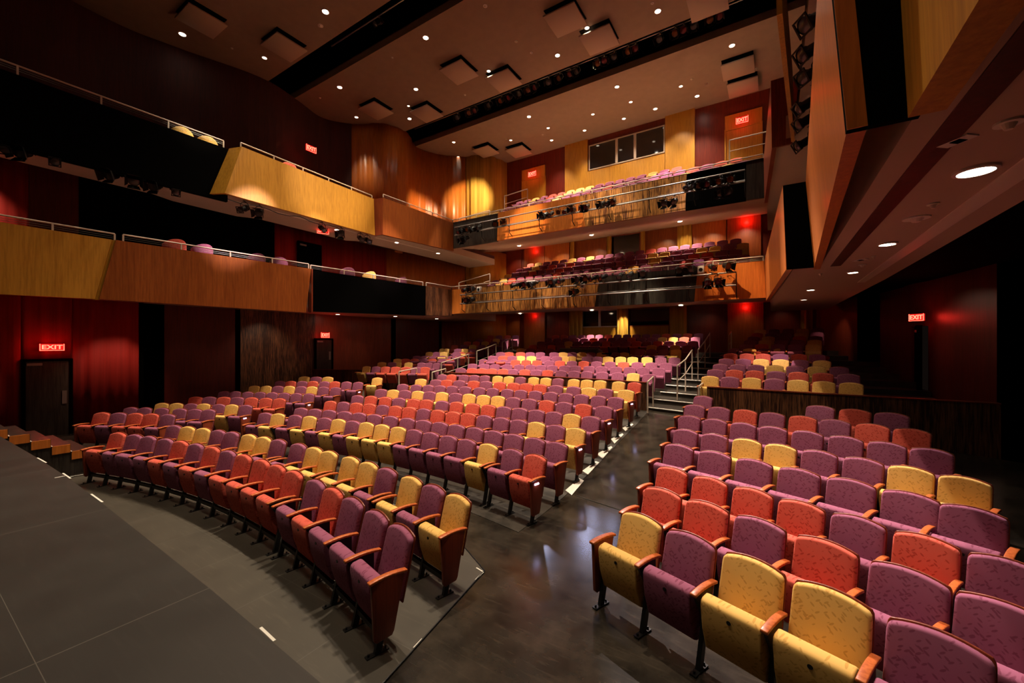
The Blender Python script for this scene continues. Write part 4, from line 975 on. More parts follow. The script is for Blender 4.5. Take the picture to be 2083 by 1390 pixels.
b = MB(); b.box((-HP, -.19, .13), (HP, -.145, .18)); o = fixn(b.build('t', 'black_metal')); SM['beam'] = o.data; bpy.data.objects.remove(o)
b = MB(); b.box((-.006, -.20, .60), (.006, -.11, .622)); o = fixn(b.build('t', 'aisle_led')); SM['led'] = o.data; bpy.data.objects.remove(o)
REF = (0, .150, CH)      # where the measured top of the back sits in the seat's own frame

def seat(loc, rz, colr, label, group, sx, left, right, beam=False, led=None):
    t = empty('theatre_seat', loc, rz, label, 'theatre seat', group); t.scale = (sx, 1, 1)
    put(SM['back' + colr], 'seat_back', t); put(SM['shell'], 'back_shell', t)
    s = put(SM['seat' + colr], 'seat', t); put(SM['tag'], 'number_tag', s)
    put(SM['hinge'], 'hinge', t, (-.222, 0, 0)); put(SM['hinge'], 'hinge', t, (.222, 0, 0))
    for sgn, kind in ((-1, left), (1, right)):
        x = sgn * HP * (1.06 if kind == 'end' else 1)
        if kind == 'arm': put(SM['arm'], 'armrest', t, (x, 0, 0)); put(SM['support'], 'arm_support', t, (x, 0, 0)); l = put(SM['leg'], 'leg', t, (x, 0, 0)); put(SM['foot'], 'foot_plate', l)
        elif kind == 'arm_in': put(SM['arm'], 'armrest', t, (x - sgn * .024, 0, 0)); put(SM['support'], 'arm_support', t, (x - sgn * .014, 0, 0)); l = put(SM['leg'], 'leg', t, (x - sgn * .02, 0, 0)); put(SM['foot'], 'foot_plate', l)
        elif kind == 'end':
            put(SM['armw'], 'armrest', t, (x, 0, 0)); e = put(SM['panel'], 'end_panel', t, (x, 0, 0)); l = put(SM['leg'], 'leg', t, (x - sgn * .040, 0, 0)); put(SM['foot'], 'foot_plate', l)
            if led == sgn: put(SM['led'], 'aisle_light', e, (sgn * .024, 0, 0))
    if beam: put(SM['beam'], 'floor_beam', t)
    return t
def parse(s):
    out = []
    for w_ in s.split():
        a, c = w_[1:].split(','); out.append((w_[0], float(a), float(c)))
    return out
def solve(px, py, zf):
    """point on the sight line whose height is zf(x, y)"""
    z = zf(-5, 8)
    p = None
    for _ in range(25):
        p = atZ(px, py, z); z2 = zf(p.x, p.y)
        z = z * .4 + z2 * .6
    return p
BLOCK = {'A': 'front platform', 'L': 'left block', 'C': 'centre block', 'R': 'right block', 'E': 'raised right block'}
FRONT = []
def fit_quad(P):
    n = len(P)
    if n < 4: return None
    mx = sum(p.x for p in P) / n
    S = [[0] * 3 for _ in range(3)]; R = [0] * 3
    for p in P:
        x = p.x - mx; v = (1, x, x * x)
        for i in range(3):
            R[i] += v[i] * p.y
            for j in range(3): S[i][j] += v[i] * v[j]
    m = Matrix(S); c = m.inverted() @ Vector(R)
    return mx, c
def place_row(P, n, key):
    """smooth the row front to back, return (point, angle) list"""
    q = fit_quad(P); out = []
    for i, p in enumerate(P):
        if q:
            mx, c = q; x = p.x - mx; y = c[0] + c[1] * x + c[2] * x * x; sl = c[1] + 2 * c[2] * x
            out.append((Vector((p.x, y * .8 + p.y * .2, p.z)), math.atan(sl)))
        else:
            sl = -(p.x - HALL_C) / ARC_R if key[0] != 'E' else -.06
            out.append((p, math.atan(sl)))
    return out
def seats_for(key):
    row = parse(ROWS[key]); b = key[0]; k = int(key[1:])
    if b == 'A': zf = lambda x, y: .012 + CH
    elif b in 'CLR': zf = lambda x, y: rake(arc_s(x, y)) + CH + .006
    P = []
    if b in 'CLR' or b == 'A':
        for c, px, py in row: P.append(solve(px, py, zf))
    else:
        h = {'E': E_H}[b][k - 1]
        for c, px, py in row: P.append(atZ(px, py, Zr(h)))
    pl = place_row(P, len(P), key)
    d = [(pl[i + 1][0] - pl[i][0]).xy.length for i in range(len(pl) - 1)]
    pitch = sorted(d)[len(d) // 2] if d else .52
    sx = max(.93, min(1.10, pitch / (2 * HP)))
    if b == 'A': sx = max(.93, sx)
    out = []
    for i, ((c, px, py), (p, a)) in enumerate(zip(row, pl)):
        base = p - Matrix.Rotation(a, 3, 'Z') @ Vector((0, REF[1], REF[2]))
        gl = i > 0 and d[i - 1] > pitch * 1.13; gr = i < len(row) - 1 and d[i] > pitch * 1.13
        left = 'end' if i == 0 else ('arm_in' if gl else 'arm')
        right = 'end' if i == len(row) - 1 else ('arm_in' if gr else None)
        out.append((c, base, a, sx, left, right))
    return out
ROWNAME = {'A1': 'front row', 'A2': 'second row', 'L1': 'first row', 'L2': 'second row', 'L3': 'third row', 'L4': 'fourth row', 'L5': 'fifth row', 'L6': 'sixth row',
           'L7': 'seventh row', 'L8': 'last row', 'L9': 'last row', 'R8': 'last row', 'R9': 'last row'}
for k in list(ROWS):
    if k[0] in 'CRE' and k not in ROWNAME and k[1:].isdigit(): ROWNAME[k] = ORD[int(k[1:])] + ' row'
SEP = ['A1', 'A2', 'L1', 'L2', 'L3', 'L4', 'L5', 'L6', 'L7', 'L8', 'L9', 'C1', 'C2', 'C3', 'C4', 'C5', 'C6', 'C7', 'C8', 'R1', 'R2', 'R3', 'R4', 'R5', 'R6', 'R7', 'R8', 'R9', 'E1', 'E2', 'E3', 'E4']
NSEAT = 0
LEDS = {'C1': 1, 'C3': 1, 'C5': 1, 'C7': 1, 'L3': 1, 'L5': 1, 'L7': 1}
for key in SEP:
    S = seats_for(key); n = len(S); b = key[0]
    for i, (c, base, a, sx, left, right) in enumerate(S):
        if b in 'RE': o_, side = i + 1, 'aisle'
        else: o_, side = n - i, 'aisle'
        if key in ('L8', 'L9', 'R8', 'R9'):
            lab = {'L9': 'yellow theatre seat standing alone at the end of the last row, left block',
                   'R8': 'purple theatre seat alone at the aisle end of the last row, right block'}.get(key) or \
                '%s theatre seat, %s from the left of three in the last row, %s' % (CNAME[c], ORD[i + 1], BLOCK[b])
        elif b == 'A':
            lab = '%s theatre seat, %s from the right aisle in the %s on the front platform' % (CNAME[c], ORD[n - i], ROWNAME[key])
        else:
            lab = '%s theatre seat, %s from the aisle, %s of the %s' % (CNAME[c], ORD[o_], ROWNAME[key], BLOCK[b])
        if right is None and i == n - 1: right = 'end'
        if key == 'L9' or key == 'R8': left, right = 'end', 'end'
        seat(base, a, c, lab, 'theatre seats in the %s' % BLOCK[b], sx, left, right, b == 'A', LEDS.get(key))
        NSEAT += 1
print('individual seats', NSEAT)

# all the rest of the seats: one object, simpler seats
def low_seat(out, loc, rz, c, armk=True):
    mi = 'RPY'.index(c)
    R = Matrix.Rotation(rz, 3, 'Z'); L = Vector(loc)
    def T(v): return L + R @ Vector(v)
    def prism_x(poly, x0, x1, m):
        n = len(poly)
        out.add([T((x0, y, z)) for y, z in poly] + [T((x1, y, z)) for y, z in poly], [tuple(range(n)), tuple(range(2 * n - 1, n - 1, -1))] + [(i, i + n, (i + 1) % n + n, (i + 1) % n) for i in range(n)], m)
    P = outline(.45, .44, .37, .94, .038, 6); n = len(P)
    def inset(s, y): return [T((x * s, y + (z - .40) * TAN, .655 + (z - .655) * s)) for x, z in P]
    v = inset(.94, 0) + inset(1, .014) + inset(1, .055) + inset(.98, .072)
    out.add(v, [tuple(range(n))] + [(k * n + i, k * n + n + i, k * n + n + (i + 1) % n, k * n + (i + 1) % n) for k in (0, 1) for i in range(n)], mi)
    out.add(v[2 * n:], [(i, n + i, n + (i + 1) % n, (i + 1) % n) for i in range(n)] + [tuple(range(2 * n - 1, n - 1, -1))], 3)
    prism_x([(-.28, .60), (-.27, .65), (-.24, .668), (-.165, .672), (-.135, .65), (-.05, .42), (-.03, .30), (-.07, .225), (-.12, .22)], -.212, .212, mi)
    if armk:
        prism_x([(-.33, .67), (-.16, .70), (.02, .672), (.02, .65), (-.16, .675), (-.33, .645)], -HP - .024, -HP + .024, 4)
        prism_x([(-.28, .655), (-.01, .66), (-.03, .34), (-.03, .0), (-.09, .0), (-.09, .34), (-.2, .5)], -HP - .012, -HP + .012, 5)
buf = MB(); nlow = 0
def low_row(pts, flip=False):
    """pts: list of (colour, base point, angle)"""
    global nlow
    for c, p, a in pts: low_seat(buf, p, a, c); nlow += 1
def known(key, h, k_ang):
    row = parse(ROWS[key]); P = [atZ(px, py, Zr(h)) for c, px, py in row]; out = []
    pl = place_row(P, len(P), key)
    for (c, _, _), (p, a) in zip(row, pl):
        out.append((c, p - Matrix.Rotation(a, 3, 'Z') @ Vector((0, REF[1], REF[2])), a))
    return out
for i in range(5): low_row(known('D%d' % (i + 1), D_H[i], 0))
for i in (4, 5): low_row(known('E%d' % (i + 1), E_H[i], 0))
for i in (0, 1, 2, 4, 5): low_row(known('F%d' % (i + 1), F_H[i], 0))
def filler(x0, x1, s, h, yf, cols, slope=None, p=.515):
    n = int((x1 - x0) / p); out = []
    for i in range(n):
        x = x0 + p * (i + .5); y = yf(x, s)
        e = .05; a = math.atan((yf(x + e, s) - yf(x - e, s)) / (2 * e))
        out.append((cols(i), Vector((x, y - .15, Zr(h - CH))), a))
    low_row(out)
rc = lambda i: rnd.choice('PPPPRYP')
filler(-11.2, -8.9, D_S[5], D_H[5], Dy, lambda i: 'YPPPP'[i % 5])
filler(-5.2, -2.95, D_S[5], D_H[5], Dy, lambda i: 'PPPY'[i % 4])
filler(-11.0, -8.9, D_S[6], D_H[6], Dy, lambda i: 'RPRP'[i % 4])
filler(-4.9, -2.6, D_S[6], D_H[6], Dy, lambda i: 'YPYP'[i % 4])
for i in (7, 8, 9): filler(-11.0, -2.3, D_S[i], D_H[i], Dy, rc)
low_row(known('F4', F_H[3], 0))
for i in (6, 7, 8, 9): filler(-17.2 + .18 * i, -13.3, F_S[i], F_H[i], Fy, rc)
for i in (6, 7, 8, 9, 10): filler(-1.1 + .1 * (i - 6), 1.9, E_Y[i], E_H[i], Ey, lambda j, i=i: 'PYPRPPYP'[(i * 3 + j) % 8])
# rear balcony and gallery rows
for base, rise, nr in ((2.44, .42, 4), (6.0, .53, 3)):
    for i in range(nr):
        x0 = -12.6 + .2 * i; x1 = -.6
        if base > 5 and i > 1: x1 = -2.9
        filler(x0, x1, 17.75 + .9 * i, base + rise * i + CH, lambda x, s: s, rc, p=.52)
o = fixn(buf.build('theatre_seats', [FAB['R'], FAB['P'], FAB['Y'], 'black_paint', 'cherry_wood', 'black_metal']))
tag(o, 'remaining rows of red, purple and yellow theatre seats at the rear and in the balconies', 'theatre seats', None, 'stuff')
print('low seats', nlow)

# loose barrel chairs in the side balconies -----------------------------------
def barrel_meshes():
    out = {}
    for k, mt in FAB.items():
        v = []; f = []; n = 18
        for j, (z, r) in enumerate(((.42, .255), (.60, .285), (.80, .285), (.88, .262))):
            for i in range(n + 1):
                t = math.pi * (-.08 + 1.16 * i / n); hz = z if j < 2 else .60 + (z - .60) * (.45 + .55 * math.sin(max(0, min(math.pi, t))))
                v.append((r * math.cos(t), r * math.sin(t) * .95 - .02, hz))
        m = n + 1
        for j in range(3):
            for i in range(n): f.append((j * m + i, j * m + i + 1, (j + 1) * m + i + 1, (j + 1) * m + i))
        me = bpy.data.meshes.new('backrest'); me.from_pydata(v, [], f); me.materials.append(mt)
        o = bpy.data.objects.new('t', me); COL.objects.link(o)
        md = o.modifiers.new('s', 'SOLIDIFY'); md.thickness = .05; md.offset = 0
        md = o.modifiers.new('b', 'BEVEL'); md.width = .02; md.segments = 2
        dg = bpy.context.evaluated_depsgraph_get(); me2 = bpy.data.meshes.new_from_object(o.evaluated_get(dg)); bpy.data.objects.remove(o)
        for p in me2.polygons: p.use_smooth = True
        b = MB(); b.tube((0, -.03, .40), (0, -.03, .47), .235, 24); s = fixn(b.build('t', mt)); bevel_mesh(s.data, .02, 2)
        out[k] = (me2, s.data); bpy.data.objects.remove(s)
    return out
BAR = barrel_meshes()
b = MB(); b.tube((0, 0, 0), (0, 0, .42), .014, 8); o = b.build('t', 'rail_paint'); LEG = o.data; bpy.data.objects.remove(o)
def barrel(loc, rz, c, label):
    t = empty('lounge_chair', loc, rz, label, 'chair', 'loose chairs in the left balconies')
    put(BAR[c][0], 'backrest', t); put(BAR[c][1], 'seat', t)
    for x, y in ((.19, .14), (-.19, .14), (.19, -.20), (-.19, -.20)): put(LEG, 'leg', t, (x, y, 0))
    return t
for px, py, c, lb in ((355, 500, 'R', 'reddish rounded chair behind the left balcony rail, leftmost in the balcony'),
                      (411, 510, 'P', 'pink lit rounded chair behind the left balcony rail, second from the left'),
                      (521, 527, 'P', 'dim purple rounded chair behind the left balcony rail, third from the left'),
                      (567, 536, 'P', 'purple rounded chair behind the left balcony rail, fourth from the left'),
                      (707, 552, 'P', 'purple rounded chair above the left end of the black balcony panel'),
                      (751, 558, 'Y', 'yellow rounded chair above the black panel of the left balcony'),
                      (815, 569, 'P', 'purple rounded chair above the right part of the black balcony panel')):
    p = atX(px, py - 8, -15.7 if px < 650 else -15.3); z = Zr(2.0)
    barrel((p.x, p.y, z + .36), -math.pi / 2 - .25 + .1 * (px % 7), c, lb)
b = MB(); b.box((-16.4, 5.0, Zr(2.0)), (-15.3, 16.4, Zr(2.36))); struct(b.build('floor_terrace', 'balcony_bounce_floor'), 'low platform behind the left balcony rail')
for px, py, c, lb in ((370, 268, 'Y', 'brightly lit yellow rounded chair behind the left gallery rail'),
                      (421, 286, 'Y', 'yellow rounded chair behind the black left gallery panel near its end'),
                      (586, 332, 'R', 'reddish chair top just above the yellow left gallery panel')):
    p = atX(px, py - 4, -15.75 if px < 470 else -15.4)
    barrel((p.x, p.y, Zr(5.5) + .40), -math.pi / 2 - .2, c, lb)
b = MB(); b.box((-16.5, 3.0, Zr(5.5)), (-14.98 - .2, 12, Zr(5.90))); struct(b.build('floor_terrace', 'balcony_bounce_floor'), 'low platform behind the left gallery rail')
# ================================================================== FIXTURES
def disc(b, c, r, z0, z1, seg=20, mi=0): b.tube((c[0], c[1], z0), (c[0], c[1], z1), r, seg, mi)
def dl_meshes(r, bright):
    b = MB()
    n = 24
    v = []; f = []
    for rr, z in ((r * 1.25, 0), (r * 1.25, -.02), (r * 1.0, -.025), (r * 1.0, 0)):
        v += [(rr * math.cos(2 * math.pi * i / n), rr * math.sin(2 * math.pi * i / n), z) for i in range(n)]
    for k in range(3): f += [(k * n + i, k * n + (i + 1) % n, (k + 1) * n + (i + 1) % n, (k + 1) * n + i) for i in range(n)]
    b.add(v, f); o = fixn(b.build('t', 'lamp_ring')); ring = o.data; bpy.data.objects.remove(o)
    b = MB(); disc(b, (0, 0), r * .98, -.016, -.006); o = b.build('t', 'lamp_disc' if bright else 'lamp_disc_dim'); d = o.data; bpy.data.objects.remove(o)
    return ring, d
DL = {}
def downlight(loc, r, bright, label, group):
    k = (round(r, 2), bright)
    if k not in DL: DL[k] = dl_meshes(*k)
    t = empty('ceiling_downlight', loc, 0, label, 'downlight', group)
    put(DL[k][0], 'trim_ring', t); put(DL[k][1], 'lens', t)
    return t
def zone(q):
    return 'stage-end ceiling' if q.y < 10 else ('middle ceiling between the lighting slots' if q.y < 16.6 else 'ceiling above the gallery')
pts = [(atZ(px, py, CEIL_Z), p, r, px) for px, py, p, r in HOUSE]
for zn in ('stage-end ceiling', 'middle ceiling between the lighting slots', 'ceiling above the gallery'):
    L = sorted([q for q in pts if zone(q[0]) == zn], key=lambda q: q[3])
    for i, (q, p, r, px) in enumerate(L):
        lb = '%sround downlight, %s from the left in the %s' % ('bright ' if p > .6 else '', ORD[i + 1], zn)
        downlight((q.x, q.y, CEIL_Z), r * (.85 if p > .6 else .8), p > .35, lb, 'ceiling downlights')
# downlights under the balconies
UND = [(1985, 345, 1.42, 'over the right wall, nearest the viewer under the right balcony', 1.0, .11),
       (1805, 495, 1.42, 'second along the underside of the right balcony', 1.0, .09),
       (1735, 553, 1.42, 'third along the underside of the right balcony', .6, .08), (1649, 589, 1.42, 'fourth along the underside of the right balcony', .6, .08),
       (1635, 609, 1.42, 'farthest along the underside of the right balcony', .4, .08)]
for px, py, z, lb, p, r in UND:
    q = atZ(px, py, Zr(z)); downlight((q.x, q.y, Zr(z)), r, p > .5, 'round downlight ' + lb, 'downlights under the balconies')
    spot('downlight_lamp', (q.x, q.y, Zr(z) - .04), 16 * p, (q.x - (.8 if p > 5 else 0), q.y, 0), 70 if p > 5 else 120, .8, WARM, .08)
def und_sloped(px, py, z0, z1, lb, pw, r=.10):
    # meet the sloping underside
    z = z0
    for _ in range(20):
        q = atZ(px, py, Zr(z)); z = z * .5 + .5 * (z0 + (z1 - z0) * max(0, min(1, (q.y - FY) / (BY - FY))))
    q = atZ(px, py, Zr(z)); q.z -= .02
    downlight(tuple(q), r, True, lb, 'downlights under the balconies')
    spot('downlight_lamp', (q.x, q.y, q.z - .05), pw * (9 if z1 < Zr(0) or z1 < 3 else 1), (q.x, q.y - .2, 0), 58 if z1 < 3 else 110, .6, WARM, .08)
und_sloped(1056, 499, 5.15, 6.28, 'round downlight under the left part of the rear gallery', 700)
und_sloped(1203, 477, 5.15, 6.28, 'round downlight under the middle of the rear gallery', 700)
und_sloped(1383, 449, 5.15, 6.28, 'round downlight under the right part of the rear gallery', 700)
und_sloped(1058, 637, 1.62, 2.02, 'flat downlight under the left part of the rear balcony', 90)
und_sloped(1204, 630, 1.62, 2.02, 'flat downlight under the middle of the rear balcony', 90)
und_sloped(1385, 620, 1.62, 2.02, 'flat downlight under the right part of the rear balcony', 90)
for px, py, z, lb, pw in ((322, 624, 1.42, 'downlight under the left balcony behind the reddish brown panel', 12), (687, 639, 1.42, 'downlight under the left balcony below the black panel, nearest', 6),
                          (804, 643, 1.42, 'downlight under the left balcony below the black panel, middle', 6), (888, 648, 1.42, 'downlight under the left balcony beside the rear balcony', 5),
                          (685, 467, 4.95, 'downlight under the left gallery near the hanging exit sign', 90), (807, 493, 4.95, 'downlight under the left gallery below the brown panel', 90),
                          (891, 515, 4.95, 'downlight under the left gallery at the rear corner', 90)):
    q = atZ(px, py, Zr(z))
    downlight((q.x, q.y, Zr(z) - .001), .09, True, lb, 'downlights under the balconies')
    spot('downlight_lamp', (q.x, q.y, Zr(z) - .05), pw, (q.x, q.y, 0), 120, .8, WARM, .08)
for px in (1038, 1085, 1130, 1200, 1345, 1392, 1442, 1514):  # added lamps without fixtures, brightening the back wall under the gallery
    x = pxY(px, 22.2); spot('wall_wash_or_fill_lamp', (x, 21.9, Zr(6.0)), 75, (x, BY, Zr(4.2)), 80, .9, (1, .70, .42), .06)
for px in (1000, 1038, 1085, 1130, 1440, 1516, 1590):  # more added lamps, lifting the back wall behind the stalls
    x = pxY(px, 22.4); spot('wall_wash_or_fill_lamp', (x, 22.3, Zr(1.9)), 8, (x, BY, Zr(.4)), 80, .9, (1, .70, .42), .06)
# wall washing lamps whose pools are seen on panels and curtains
for loc, tgt, pw, ang, c in (((-15.7, 20.6, Zr(1.7)), (-15.7, 21.7, Zr(-.2)), 260, 75, (1, .72, .38)), ((-16.0, 20.7, Zr(5.4)), (-15.7, 21.8, Zr(3.7)), 90, 55, (1, .72, .38)),
                             ((pxY(1266, 22.3), 22.2, Zr(1.9)), (pxY(1266, 22.8), BY - .3, Zr(.9)), 220, 50, (1, .78, .48)),
                             ((-7.0, 21.5, CEIL_Z - .1), (-7.2, BY, Zr(9.0)), 150, 60, WARM), ((-4.0, 21.5, CEIL_Z - .1), (-4.2, BY, Zr(9.2)), 150, 60, WARM),
                             ((-9.6, 21.6, CEIL_Z - .1), (-9.6, BY, Zr(9.0)), 50, 60, WARM), ((-1.6, 21.5, CEIL_Z - .1), (-1.6, BY, Zr(9.0)), 30, 60, WARM),
                             ((-16.3, .9, Zr(1.38)), (-18.3, .4, Zr(-.9)), 420, 60, (1, .68, .45)), ((-16.6, 4.2, Zr(1.38)), (-18.3, 4.3, Zr(-2.0)), 150, 62, (1, .68, .45)),
                             ((-17.0, 1.0, Zr(4.9)), (-18.0, 1.0, Zr(3.3)), 160, 90, (1, .68, .45)),
                             ((-16.4, 5.9, Zr(1.38)), (-18.3, 6.6, Zr(-1.8)), 12, 60, WARM), ((-16.6, 9.2, Zr(1.38)), (-18.3, 8.9, Zr(-1.0)), 70, 80, WARM), ((-16.6, 13.2, Zr(1.38)), (-18.0, 13.2, Zr(-1.2)), 16, 60, WARM),
                             ((2.2, 15.0, Zr(1.38)), (3.9, 13.6, Zr(-.6)), 22, 80, (1, .6, .4)), ((1.4, 19.6, Zr(1.38)), (2.4, 20.5, Zr(-.2)), 16, 70, (1, .6, .4))):
    spot('wall_wash_or_fill_lamp', loc, pw, tgt, ang, .7, c, .06)

# square acoustic panels hung under the ceiling --------------------------------
PAN = [(410, 44, 'nearest the stage at the upper left'), (578, 97, 'beside the first lighting slot at the left'), (765, 226, 'above the winding left wall'),
       (868, 232, 'beside the second lighting slot at the left'), (934, 148, 'in the left of the middle ceiling'), (1025, 165, 'second from the left beside the second slot'),
       (1150, 42, 'in the centre of the middle ceiling near the frame top'), (1219, 82, 'tilted beside the second slot in the centre'), (1055, 309, 'over the left gallery door'),
       (1501, 140, 'over the right of the gallery'), (1511, 178, 'tilted over the right gallery door'), (1440, 8, 'at the top edge above the second lighting slot'), (988, 309, 'above the yellow rounded corner')]
for px, py, lb in PAN:
    q = atZ(px, py, CEIL_Z - .22); t = empty('ceiling_panel', (q.x, q.y, CEIL_Z - .22), 0, 'square white ceiling panel ' + lb, 'acoustic panel', 'square panels hung under the ceiling')
    s = .62
    b = MB(); b.box((-s, -s, -.03), (s, s, .03)); pm = b.build('panel', 'panel_plaster', t); bevel_mesh(pm.data, .008, 1)
    b = MB(); b.box((-s * .97, -s * .97, .205), (s * .97, s * .97, .219)); b.build('recess_backing', 'black_paint', t)
    for x in (-.45, .45):
        for y in (-.45, .45): b = MB(); b.tube((x, y, .03), (x, y, .21), .008, 5); b.build('hanger', 'black_metal', t)
# small sprinklers, speakers and detectors in the ceiling
DET = [(472, 98, 'sprinkler head left of the first lighting slot', .05), (652, 52, 'round vent beside the downlight at the top left', .10), (987, 12, 'sprinkler head at the top of the middle ceiling', .08),
       (798, 117, 'sprinkler head beside the brightest left downlight', .05), (651, 199, 'sprinkler head near the left wall', .05), (1050, 84, 'red detector in the middle ceiling', .06),
       (1081, 107, 'sprinkler head beside the centre downlight', .06), (946, 193, 'detector left of the tilted panels', .05), (1407, 161, 'sprinkler head right of the gallery ceiling', .06),
       (1437, 171, 'sprinkler head over the right gallery door', .06), (1104, 274, 'sprinkler head above the gallery centre', .06), (1030, 283, 'sprinkler head above the left gallery', .06),
       (1327, 6, 'small fitting at the top edge of the frame', .06), (1539, 139, 'small fitting beside the right ceiling panels', .05)]
def detector(loc, r, label, name='sprinkler_head'):
    t = empty(name, loc, 0, label, 'ceiling fitting', 'small ceiling fittings')
    b = MB(); disc(b, (0, 0), r, -.015, 0, 16); b.build('base_plate', 'white_plastic', t)
    b = MB(); b.tube((0, 0, -.015), (0, 0, -.05), r * .55, 12, 0, r * .3); b.build('head', 'lamp_ring', t)
for px, py, lb, r in DET:
    q = atZ(px, py, CEIL_Z); detector((q.x, q.y, CEIL_Z), r, lb)
for px, py, lb, r, nm in ((2052, 248, 'white round smoke detector under the right balcony nearest the viewer', .07, 'smoke_detector'), (1754, 538, 'white smoke detector farther along under the right balcony', .06, 'smoke_detector'),
                      (1864, 443, 'round ceiling speaker under the right balcony', .12, 'ceiling_speaker'), (1898, 414, 'small round cover under the right balcony', .05, 'cover_plate'),
                      (1669, 557, 'tiny sprinkler beside the right balcony front', .03, 'sprinkler_head'), (1777, 521, 'small round cover farther along under the right balcony', .03, 'cover_plate')):
    q = atZ(px, py, Zr(1.42)); detector((q.x, q.y, Zr(1.42)), r, lb, nm)
for (pa, pb, lb) in (((1916, 298), (1980, 272), 'pale rectangular socket plate under the right balcony nearest the viewer'), ((1735, 531), (1764, 526), 'pale rectangular socket plate farther under the right balcony')):
    a = atZ(pa[0], pa[1], Zr(1.42)); c = atZ(pb[0], pb[1], Zr(1.42)); m = (a + c) / 2; L = (c - a).length
    t = empty('socket_plate', (m.x, m.y, Zr(1.42)), math.atan2((c - a).y, (c - a).x), lb, 'socket plate', 'socket plates under the balcony')
    b = MB(); b.box((-L / 2, -.05, -.01), (L / 2, .05, 0)); b.build('plate', 'white_plastic', t)
    b = MB(); b.box((-L * .12, -.035, -.014), (L * .2, .035, -.01)); b.build('outlet', 'black_paint', t)

# stage spotlights --------------------------------------------------------------
def spot_meshes():
    S = {}
    # long ellipsoidal spotlight; local -Y is the beam direction
    b = MB()
    prof = [(.20, .05), (.17, .085), (.02, .095), (0.0, .075), (-.20, .070), (-.21, .088), (-.27, .090)]
    n = 16; v = []; f = []
    for y, r in prof: v += [(r * math.cos(2 * math.pi * i / n), y, r * math.sin(2 * math.pi * i / n)) for i in range(n)]
    for k in range(len(prof) - 1): f += [(k * n + i, k * n + (i + 1) % n, (k + 1) * n + (i + 1) % n, (k + 1) * n + i) for i in range(n)]
    f.append(tuple(range(n))); b.add(v, f)
    for i in range(8): b.box((-.10, .03 + i * .018, -.012), (.10, .036 + i * .018, .012))
    o = fixn(b.build('t', 'black_metal')); S['body'] = o.data; bpy.data.objects.remove(o)
    b = MB(); prof = [(.12, .07), (.10, .11), (-.10, .125), (-.13, .125)]; v = []; f = []
    for y, r in prof: v += [(r * math.cos(2 * math.pi * i / n), y, r * math.sin(2 * math.pi * i / n)) for i in range(n)]
    for k in range(len(prof) - 1): f += [(k * n + i, k * n + (i + 1) % n, (k + 1) * n + (i + 1) % n, (k + 1) * n + i) for i in range(n)]
    f.append(tuple(range(n))); b.add(v, f); o = fixn(b.build('t', 'black_metal')); S['can'] = o.data; bpy.data.objects.remove(o)
    for nm, mt in (('clear', 'lens_clear'), ('amber', 'lens_amber'), ('pink', 'lens_pink')):
        for kind, r, y in (('body', .083, -.262), ('can', .116, -.115)):
            b = MB(); v = [(0, y - .02, 0)] + [(r * math.cos(2 * math.pi * i / n), y, r * math.sin(2 * math.pi * i / n)) for i in range(n)] + [(r * .5 * math.cos(2 * math.pi * i / n), y - .016, r * .5 * math.sin(2 * math.pi * i / n)) for i in range(n)]
            b.add(v, [(0, n + 1 + i, n + 1 + (i + 1) % n) for i in range(n)] + [(n + 1 + i, 1 + i, 1 + (i + 1) % n, n + 1 + (i + 1) % n) for i in range(n)])
            o = fixn(b.build('t', mt, smooth=True)); S['lens' + kind + nm] = o.data; bpy.data.objects.remove(o)
    b = MB(); b.path([(-.115, 0, 0), (-.115, 0, .15), (-.07, 0, .19), (.07, 0, .19), (.115, 0, .15), (.115, 0, 0)], .009, 6)
    o = b.build('t', 'black_metal'); S['yoke'] = o.data; bpy.data.objects.remove(o)
    b = MB(); b.box((-.02, -.035, .185), (.02, .035, .25)); b.tube((0, -.03, .215), (0, -.07, .215), .008, 6); o = b.build('t', 'grey_metal'); S['clamp'] = o.data; bpy.data.objects.remove(o)
    b = MB(); b.box((-.095, -.29, -.095), (.095, -.275, .095)); b.box((-.10, -.32, .09), (-.085, -.27, .13))
    S0 = fixn(b.build('t', 'black_metal')); bpy.data.objects.remove(S0)
    b = MB()
    for x0, z0, x1, z1 in ((-.10, -.10, .10, -.08), (-.10, .08, .10, .10), (-.10, -.10, -.08, .10), (.08, -.10, .10, .10)): b.box((x0, -.29, z0), (x1, -.275, z1))
    o = b.build('t', 'black_metal'); S['frame'] = o.data; bpy.data.objects.remove(o)
    # barn doors for the short can
    b = MB()
    b.hexa([(-.10, -.13, .11), (.10, -.13, .11), (.10, -.13, .116), (-.10, -.13, .116)], [(-.13, -.26, .17), (.13, -.26, .17), (.13, -.26, .176), (-.13, -.26, .176)])
    b.hexa([(-.10, -.13, -.11), (.10, -.13, -.11), (.10, -.13, -.116), (-.10, -.13, -.116)], [(-.13, -.26, -.17), (.13, -.26, -.17), (.13, -.26, -.176), (-.13, -.26, -.176)])
    b.hexa([(.11, -.13, -.10), (.11, -.13, .10), (.116, -.13, .10), (.116, -.13, -.10)], [(.17, -.26, -.13), (.17, -.26, .13), (.176, -.26, .13), (.176, -.26, -.13)])
    b.hexa([(-.11, -.13, -.10), (-.11, -.13, .10), (-.116, -.13, .10), (-.116, -.13, -.10)], [(-.17, -.26, -.13), (-.17, -.26, .13), (-.176, -.26, .13), (-.176, -.26, -.13)])
    o = fixn(b.build('t', 'black_metal')); S['doors'] = o.data; bpy.data.objects.remove(o)
    b = MB(); b.path([(0, .19, .0), (.03, .26, -.08), (.05, .22, .06), (.02, .06, .22)], .008, 5); o = b.build('t', 'black_metal'); S['cable'] = o.data; bpy.data.objects.remove(o)
    return S
SP = spot_meshes()
